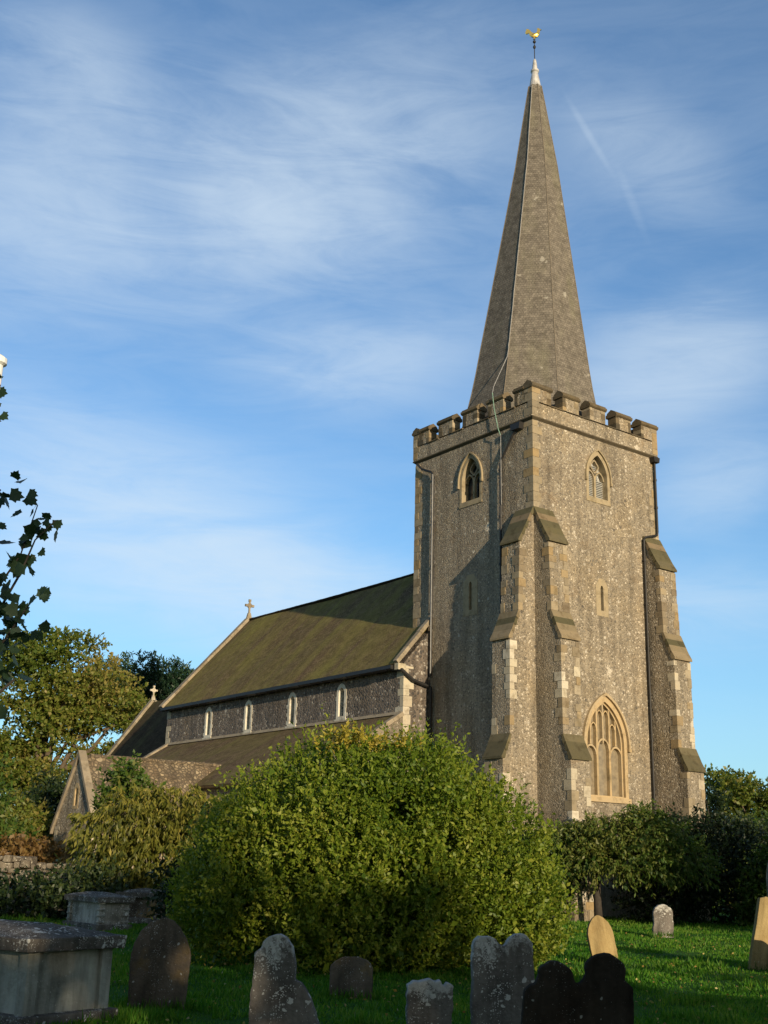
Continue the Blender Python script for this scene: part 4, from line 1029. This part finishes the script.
tree('bush', 'mid green bush at the lawn edge near the tall blue-grey stone', 'bush', (13.4, 40.5, 0), .4, .08,
     [(13.2, 40.5, 1.1, 1.0, .9, 1.1), (14.1, 40.5, 2.0, 1.2, 1.0, 1.0), (12.9, 40.8, .4, .8, .8, .5)], 800, 9, .4, .15, 'leaf_green', 54, bark='bark_dark', rmin=.5, fill=300, tadd=-.1)
for i, (x, y, h, w, lab) in enumerate([(20.2, 80, 7.3, 1.6, 'dark conifer right against the tower buttress on the skyline'), (22.6, 81, 7.4, 1.8, 'dark pointed conifer second from the tower on the skyline')]):
    tree('conifer', lab, 'tree', (x, y, 0), 2, .18, [(x+(j % 3-1)*.4, y, h*(.15+.8*j/9), w*(1.15-.95*j/9), w*(1.1-.9*j/9), .9) for j in range(10)], 1200, 8, .5, .28, 'leaf_dark', 60+i, group='conifers on the skyline', rmin=.4, upb=.2, bark='bark_dark', aspect=.35, fill=200)
rg = random.Random(3)
tree('round_tree', 'olive round-headed tree on the skyline beyond the dark conifers', 'tree', (29.5, 92, 0), 3.5, .3, [(30+rg.uniform(-3.5, 3.5), 92+rg.uniform(-2, 2), 6.2+rg.uniform(-2.2, 2.0), rg.uniform(1.3, 2.1), 1.6, rg.uniform(.8, 1.3)) for _ in range(22)], 2600, 8, .6, .3, 'leaf_autumn', 64, rmin=.4, fill=400, aspect=.6, tadd=-.2)
for i, (x, y, z, rx, mat, lab) in enumerate([(25.5, 75, 3.0, 3.4, 'leaf_green', 'wide mid green tree mass below the skyline conifers'), (16.8, 58, 2.2, 2.4, 'leaf_green', 'green bush behind the yew on the open side of the tower'), (20.5, 62, 2.4, 2.8, 'leaf_dark', 'dark bush behind the tall blue-grey stone')]):
    rg = random.Random(70+i)
    tree('bush', lab, 'bush', (x, y, 0), z*.4, .12, [(x+rg.uniform(-.8, .8)*rx, y+rg.uniform(-.5, .5)*rx, z*rg.uniform(.5, 1.35), rx*rg.uniform(.4, .6), rx*.5, z*rg.uniform(.35, .5)) for _ in range(9)], 1500, 9, .5, .24, mat, 75+i, group='bushes beyond the yew', rmin=.5, fill=400)

# near tree whose twigs reach in at the left margin
def near_tree():
    rng = np.random.default_rng(8); root = empty('sycamore_tree', (-4.9, 8.2, 0)); tag(root, 'dark lobed sycamore leaves on bare-ended twigs against the sky', 'tree')
    b = Vector((-4.9, 8.2, 0)); mb = MB()
    mb.tube([(0, 0, -.05), (.05, 0, 2), (.1, 0, 3.2), (.0, .1, 5.5), (-.1, 0, 7.5)], [.2, .17, .15, .1, .04], 10)
    tw = [[(-4.8, 8.1, 2.4), (-3.6, 8.0, 2.85), (-2.84, 8, 3.06), (-2.68, 8, 3.46), (-2.56, 8, 3.68), (-2.48, 8, 4.05)],
          [(-4.8, 8.1, 2.2), (-3.5, 8, 2.75), (-2.71, 8, 3.17), (-2.54, 8, 3.56), (-2.47, 8, 3.79), (-2.34, 8, 3.94)],
          [(-4.8, 8.15, 3.1), (-3.6, 8.05, 3.6), (-2.91, 8, 3.93), (-2.76, 8, 4.16)],
          [(-4.8, 8.2, 2.0), (-3.6, 8.1, 2.4), (-2.9, 8.05, 2.8), (-2.6, 8, 3.07), (-2.44, 8, 3.36)],
          [(-4.8, 8.2, 3.6), (-3.8, 8.1, 4.2), (-2.97, 8, 4.69), (-2.86, 8, 4.97)],
          [(-4.8, 8.2, 1.9), (-3.5, 8.2, 2.3), (-2.75, 8.1, 2.6), (-2.5, 8, 2.8)]]
    for t in tw: mb.tube([Vector(p)-b for p in t], [.05, .03, .012, .009, .006, .004][:len(t)], 6)
    mb.build('trunk', MT['bark_dark'], root, smooth=True)
    lobe = [(0, 0), (.2, .02), (.42, -.02), (.42, .2), (.54, .46), (.36, .5), (.32, .74), (.16, .72), (0, 1.0), (-.16, .72), (-.32, .74), (-.36, .5), (-.54, .46), (-.42, .2), (-.42, -.02), (-.2, .02)]
    lv = MB(); tint = []
    def leaf(p, size):
        d = Vector(unit(rng.normal(size=(1, 3))*.8+np.array([[.25, 0, -.35]]))[0]); n = Vector(rng.normal(size=3)*.55+np.array([0, -1, .3])); s = d.cross(n).normalized(); n = s.cross(d)
        f = rng.uniform(.05, .3)
        size *= .78; lv.add([p+d*(size*y)+s*(size*x)+n*(abs(x)*size*f) for x, y in lobe], [list(range(16))]); tint.append(rng.uniform(0, 1))
    for p, k, s, sz in [((-2.48, 8, 4.05), 3, .05, .11), ((-2.56, 8, 3.72), 3, .07, .1), ((-2.66, 8, 3.5), 2, .05, .11), ((-2.4, 8, 3.93), 3, .045, .1), ((-2.45, 8, 3.9), 4, .05, .11), ((-2.52, 8, 3.62), 3, .04, .16), ((-2.5, 8, 3.78), 2, .03, .11),
                        ((-2.78, 8, 4.16), 6, .09, .13), ((-2.8, 8, 4.0), 4, .08, .1), ((-2.62, 8, 3.3), 14, .12, .14), ((-2.74, 8, 3.1), 26, .15, .15), ((-2.46, 8, 3.33), 5, .06, .11), ((-2.48, 8, 3.15), 5, .07, .12),
                        ((-2.7, 8, 2.92), 18, .11, .14), ((-2.9, 8, 2.78), 22, .14, .15), ((-2.92, 8, 4.9), 9, .05, .1), ((-2.99, 8, 4.75), 8, .07, .12), ((-3.2, 8.1, 3.4), 40, .3, .15), ((-3.4, 8.1, 2.6), 50, .35, .15), ((-3.6, 8.1, 4.2), 30, .25, .15), ((-4.9, 8.2, 5.2), 110, .45, .15), ((-5.0, 8.2, 6.8), 90, .4, .15), ((-4.8, 8.2, 3.6), 80, .5, .15)]:
        for _ in range(int(k*1.5)): leaf(Vector(p)-b+Vector(rng.normal(size=3)*s), sz*rng.uniform(.75, 1.15))
    o = lv.build('foliage', MT['leaf_near'], root)
    at = o.data.attributes.new('tint', 'FLOAT', 'FACE'); at.data.foreach_set('value', np.array(tint, np.float32))
near_tree()

# a belt of trees behind the viewpoint, unseen, added so that its long shadows cover the near graves
def belt():
    rng = np.random.default_rng(77); rg = random.Random(31)
    lobes = []; mb = MB()
    for i in range(26):
        x = 2+i*2.1; top = 10.6 if x < 15 else (9.0 if x < 19 else 8.1)
        top += rg.uniform(-.5, .3)
        y = -20+rg.uniform(-2, 2)
        mb.tube([(x, y, -.1), (x+rg.uniform(-.3, .3), y, top*.4), (x, y, top*.8)], [.3, .22, .06], 8)
        for z in (top-1.3, top*.6, top*.35, 1.4): lobes.append((x+rg.uniform(-.6, .6), y+rg.uniform(-.6, .6), z, 1.7, 1.5, 1.35))
    P, N, I = shell(lobes, 9000, rng, .5, 1.0, .15, zmin=.05)
    a = shoots(P, N, 8, .6, .4, rng, .3, .6, .9, 0, .7, clump(P, rng, .4))
    o = leaf_object('shade_belt', *a, mat=MT['leaf_green'], rng=rng); tag(o, 'unseen belt of leafy trees added behind the viewpoint to shade the near graves', 'shade_belt', None, 'stuff')
    mb.build('trunk', MT['bark'], o)
belt()
# unseen tree added out to the right to shade the yews and drooping tree
tree('shade_tree', 'unseen leafy tree added beyond the lawn to shade the yews and drooping tree', 'tree', (21, 24, 0), 2.0, .25,
     [(21+dx*1.5, 24+dy, z, 2.3, 1.9, 1.3) for dx, dy, z in ((0, 0, 5.6), (-1.6, 0, 4.6), (1.6, .5, 4.6), (0, 1.4, 3.2), (-1.5, -1, 3), (1.8, -1, 3), (-2.4, .8, 5.2), (2.6, 0, 5.4), (0, 0, 1.6))], 1700, 9, .5, .28, 'leaf_green', 90, rmin=.4, fill=400)

# ================================================================= LIGHT AND SKY
SUN_EL = R_(10.5)
azd = Vector((-math.sin(R_(12)), -math.cos(R_(12)), 0))     # in church frame
rot = Matrix.Rotation(YAW, 3, 'Z'); wd = rot @ azd
sun_dir = Vector((wd.x*math.cos(SUN_EL), wd.y*math.cos(SUN_EL), math.sin(SUN_EL)))
sl = bpy.data.lights.new('sun', 'SUN'); sl.energy = 4.6; sl.angle = R_(.5); sl.color = (1, .82, .56)
so = bpy.data.objects.new('sun', sl); COL.objects.link(so); so.rotation_euler = sun_dir.to_track_quat('Z', 'Y').to_euler(); so.location = (20, -40, 30)

wld = bpy.data.worlds.new('World'); sc.world = wld; wld.use_nodes = True
nt = wld.node_tree; N_ = nt.nodes; Lk = nt.links.new
for n in list(N_): N_.remove(n)
out = N_.new('ShaderNodeOutputWorld'); bg = N_.new('ShaderNodeBackground'); bg.inputs['Strength'].default_value = .1; Lk(bg.outputs[0], out.inputs[0])
sky = N_.new('ShaderNodeTexSky'); sky.sky_type = 'NISHITA'; sky.sun_disc = False; sky.sun_elevation = SUN_EL
sky.sun_rotation = math.atan2(sun_dir.x, sun_dir.y) % (2*PI); sky.air_density = 1.0; sky.dust_density = .4; sky.ozone_density = 2.0; sky.altitude = 0
tc = N_.new('ShaderNodeTexCoord')
def wm(op, a, b=0, c=0, clamp=False):
    n = N_.new('ShaderNodeMath'); n.operation = op; n.use_clamp = clamp
    for i, v in enumerate((a, b, c)):
        if hasattr(v, 'links'): Lk(v, n.inputs[i])
        else: n.inputs[i].default_value = v
    return n.outputs[0]
sp_ = N_.new('ShaderNodeSeparateXYZ'); Lk(tc.outputs['Generated'], sp_.inputs[0])
az = wm('MULTIPLY', wm('ARCTAN2', sp_.outputs[0], sp_.outputs[1]), 57.2958); el = wm('MULTIPLY', wm('ARCSINE', sp_.outputs[2]), 57.2958)
cb_ = N_.new('ShaderNodeCombineXYZ'); Lk(az, cb_.inputs[0]); Lk(el, cb_.inputs[1])
def blob(a, e, sa_, se, rot_, amp):
    m = N_.new('ShaderNodeMapping'); m.vector_type = 'TEXTURE'; m.inputs['Location'].default_value = (a, e, 0); m.inputs['Rotation'].default_value = (0, 0, R_(rot_)); m.inputs['Scale'].default_value = (sa_, se, 1)
    Lk(cb_.outputs[0], m.inputs[0]); l = N_.new('ShaderNodeVectorMath'); l.operation = 'LENGTH'; Lk(m.outputs[0], l.inputs[0])
    r = N_.new('ShaderNodeMapRange'); r.interpolation_type = 'SMOOTHERSTEP'; r.inputs['From Min'].default_value = 0; r.inputs['From Max'].default_value = 1; r.inputs['To Min'].default_value = amp; r.inputs['To Max'].default_value = 0
    Lk(l.outputs['Value'], r.inputs['Value']); return r.outputs[0]
B = [blob(-14, 30.5, 24, 9, 8, .72), blob(-2, 33.5, 15, 8, 18, .55), blob(-19, 36, 8, 4, 0, .5), blob(-13, 15.5, 19, 7.5, -14, 1.1), blob(-3, 12.0, 13, 5.0, -12, .9), blob(15, 23.5, 10, 5.2, 18, .75), blob(14, 33.5, 8, 4, -30, .35), blob(15, 12, 11, 3.5, 0, .55), blob(-2, 24, 10, 4, 10, .6), blob(17, 18, 6, 3.5, 20, .5), blob(0, 28, 50, 24, 0, .2)]
tot = B[0]
for b_ in B[1:]: tot = wm('ADD', tot, b_)
def wnoise(scale, sx, sy, rot_, det, dist, rough=.6):
    m = N_.new('ShaderNodeMapping'); m.inputs['Scale'].default_value = (sx, sy, 1); m.inputs['Rotation'].default_value = (0, 0, R_(rot_)); Lk(cb_.outputs[0], m.inputs[0])
    n = N_.new('ShaderNodeTexNoise'); n.inputs['Scale'].default_value = scale; n.inputs['Detail'].default_value = det; n.inputs['Distortion'].default_value = dist; n.inputs['Roughness'].default_value = rough
    Lk(m.outputs[0], n.inputs['Vector']); return n.outputs['Fac']
nA = wnoise(.11, .5, 1.35, -16, 6, .7, .55); nB = wnoise(.36, .32, 1.6, -26, 8, .75, .68)
nn = wm('ADD', wm('MULTIPLY', nA, .62), wm('MULTIPLY', nB, .38))
mr = N_.new('ShaderNodeMapRange'); mr.interpolation_type = 'SMOOTHSTEP'; mr.inputs['From Min'].default_value = .3; mr.inputs['From Max'].default_value = .68; Lk(nn, mr.inputs['Value'])
cl = wm('MULTIPLY', wm('ADD', tot, .1), wm('ADD', wm('MULTIPLY', mr.outputs[0], .8), .24))
# contrail: thin streak between two directions
trail = blob(11.0, 34.4, .3, 3.0, 34, .24); trail2 = blob(13.2, 31.2, .4, 2.6, 22, .14)
cl = wm('ADD', cl, wm('MULTIPLY', wm('ADD', trail, trail2), wm('ADD', nB, .25)))
cl = wm('SUBTRACT', 1, wm('POWER', 2.718, wm('MULTIPLY', cl, -.95)), clamp=True)
# keep clouds to the upper hemisphere, thin haze near the horizon
hz = N_.new('ShaderNodeMapRange'); hz.inputs['From Min'].default_value = 0; hz.inputs['From Max'].default_value = 22; hz.inputs['To Min'].default_value = .45; hz.inputs['To Max'].default_value = 0; hz.interpolation_type = 'SMOOTHSTEP'; Lk(el, hz.inputs['Value'])
mx0 = N_.new('ShaderNodeMix'); mx0.data_type = 'RGBA'; Lk(hz.outputs[0], mx0.inputs[0]); 
hs = N_.new('ShaderNodeMix'); hs.data_type = 'RGBA'; hs.blend_type = 'MULTIPLY'; hs.inputs[0].default_value = 1; Lk(sky.outputs[0], hs.inputs[6]); 
# the half of the sky round the low sun is warmer and hazier than the half opposite it
dt = N_.new('ShaderNodeVectorMath'); dt.operation = 'DOT_PRODUCT'; Lk(tc.outputs['Generated'], dt.inputs[0]); dt.inputs[1].default_value = (wd.x, wd.y, 0)
sm = N_.new('ShaderNodeMapRange'); sm.interpolation_type = 'SMOOTHSTEP'; sm.inputs['From Min'].default_value = -.45; sm.inputs['From Max'].default_value = .5; Lk(dt.outputs['Value'], sm.inputs['Value'])
tm = N_.new('ShaderNodeMix'); tm.data_type = 'RGBA'; Lk(sm.outputs[0], tm.inputs[0]); tm.inputs[6].default_value = (.84, 1.3, 1.66, 1); tm.inputs[7].default_value = (1.15, 1.02, .82, 1); Lk(tm.outputs[2], hs.inputs[7])
Lk(hs.outputs[2], mx0.inputs[6]); mx0.inputs[7].default_value = (3.3, 5.4, 7.2, 1)
mx = N_.new('ShaderNodeMix'); mx.data_type = 'RGBA'; Lk(cl, mx.inputs[0]); Lk(mx0.outputs[2], mx.inputs[6]); mx.inputs[7].default_value = (5.7, 6.7, 7.6, 1)
Lk(mx.outputs[2], bg.inputs['Color'])

# ---------------------------------------------------------------- render settings
sc.render.engine = 'CYCLES'; sc.cycles.max_bounces = 5; sc.cycles.diffuse_bounces = 2; sc.cycles.transparent_max_bounces = 4
sc.cycles.use_denoising = True
sc.view_settings.view_transform = 'Standard'; sc.view_settings.look = 'None'; sc.view_settings.exposure = .3; sc.view_settings.gamma = 1; sc.view_settings.use_curve_mapping = False
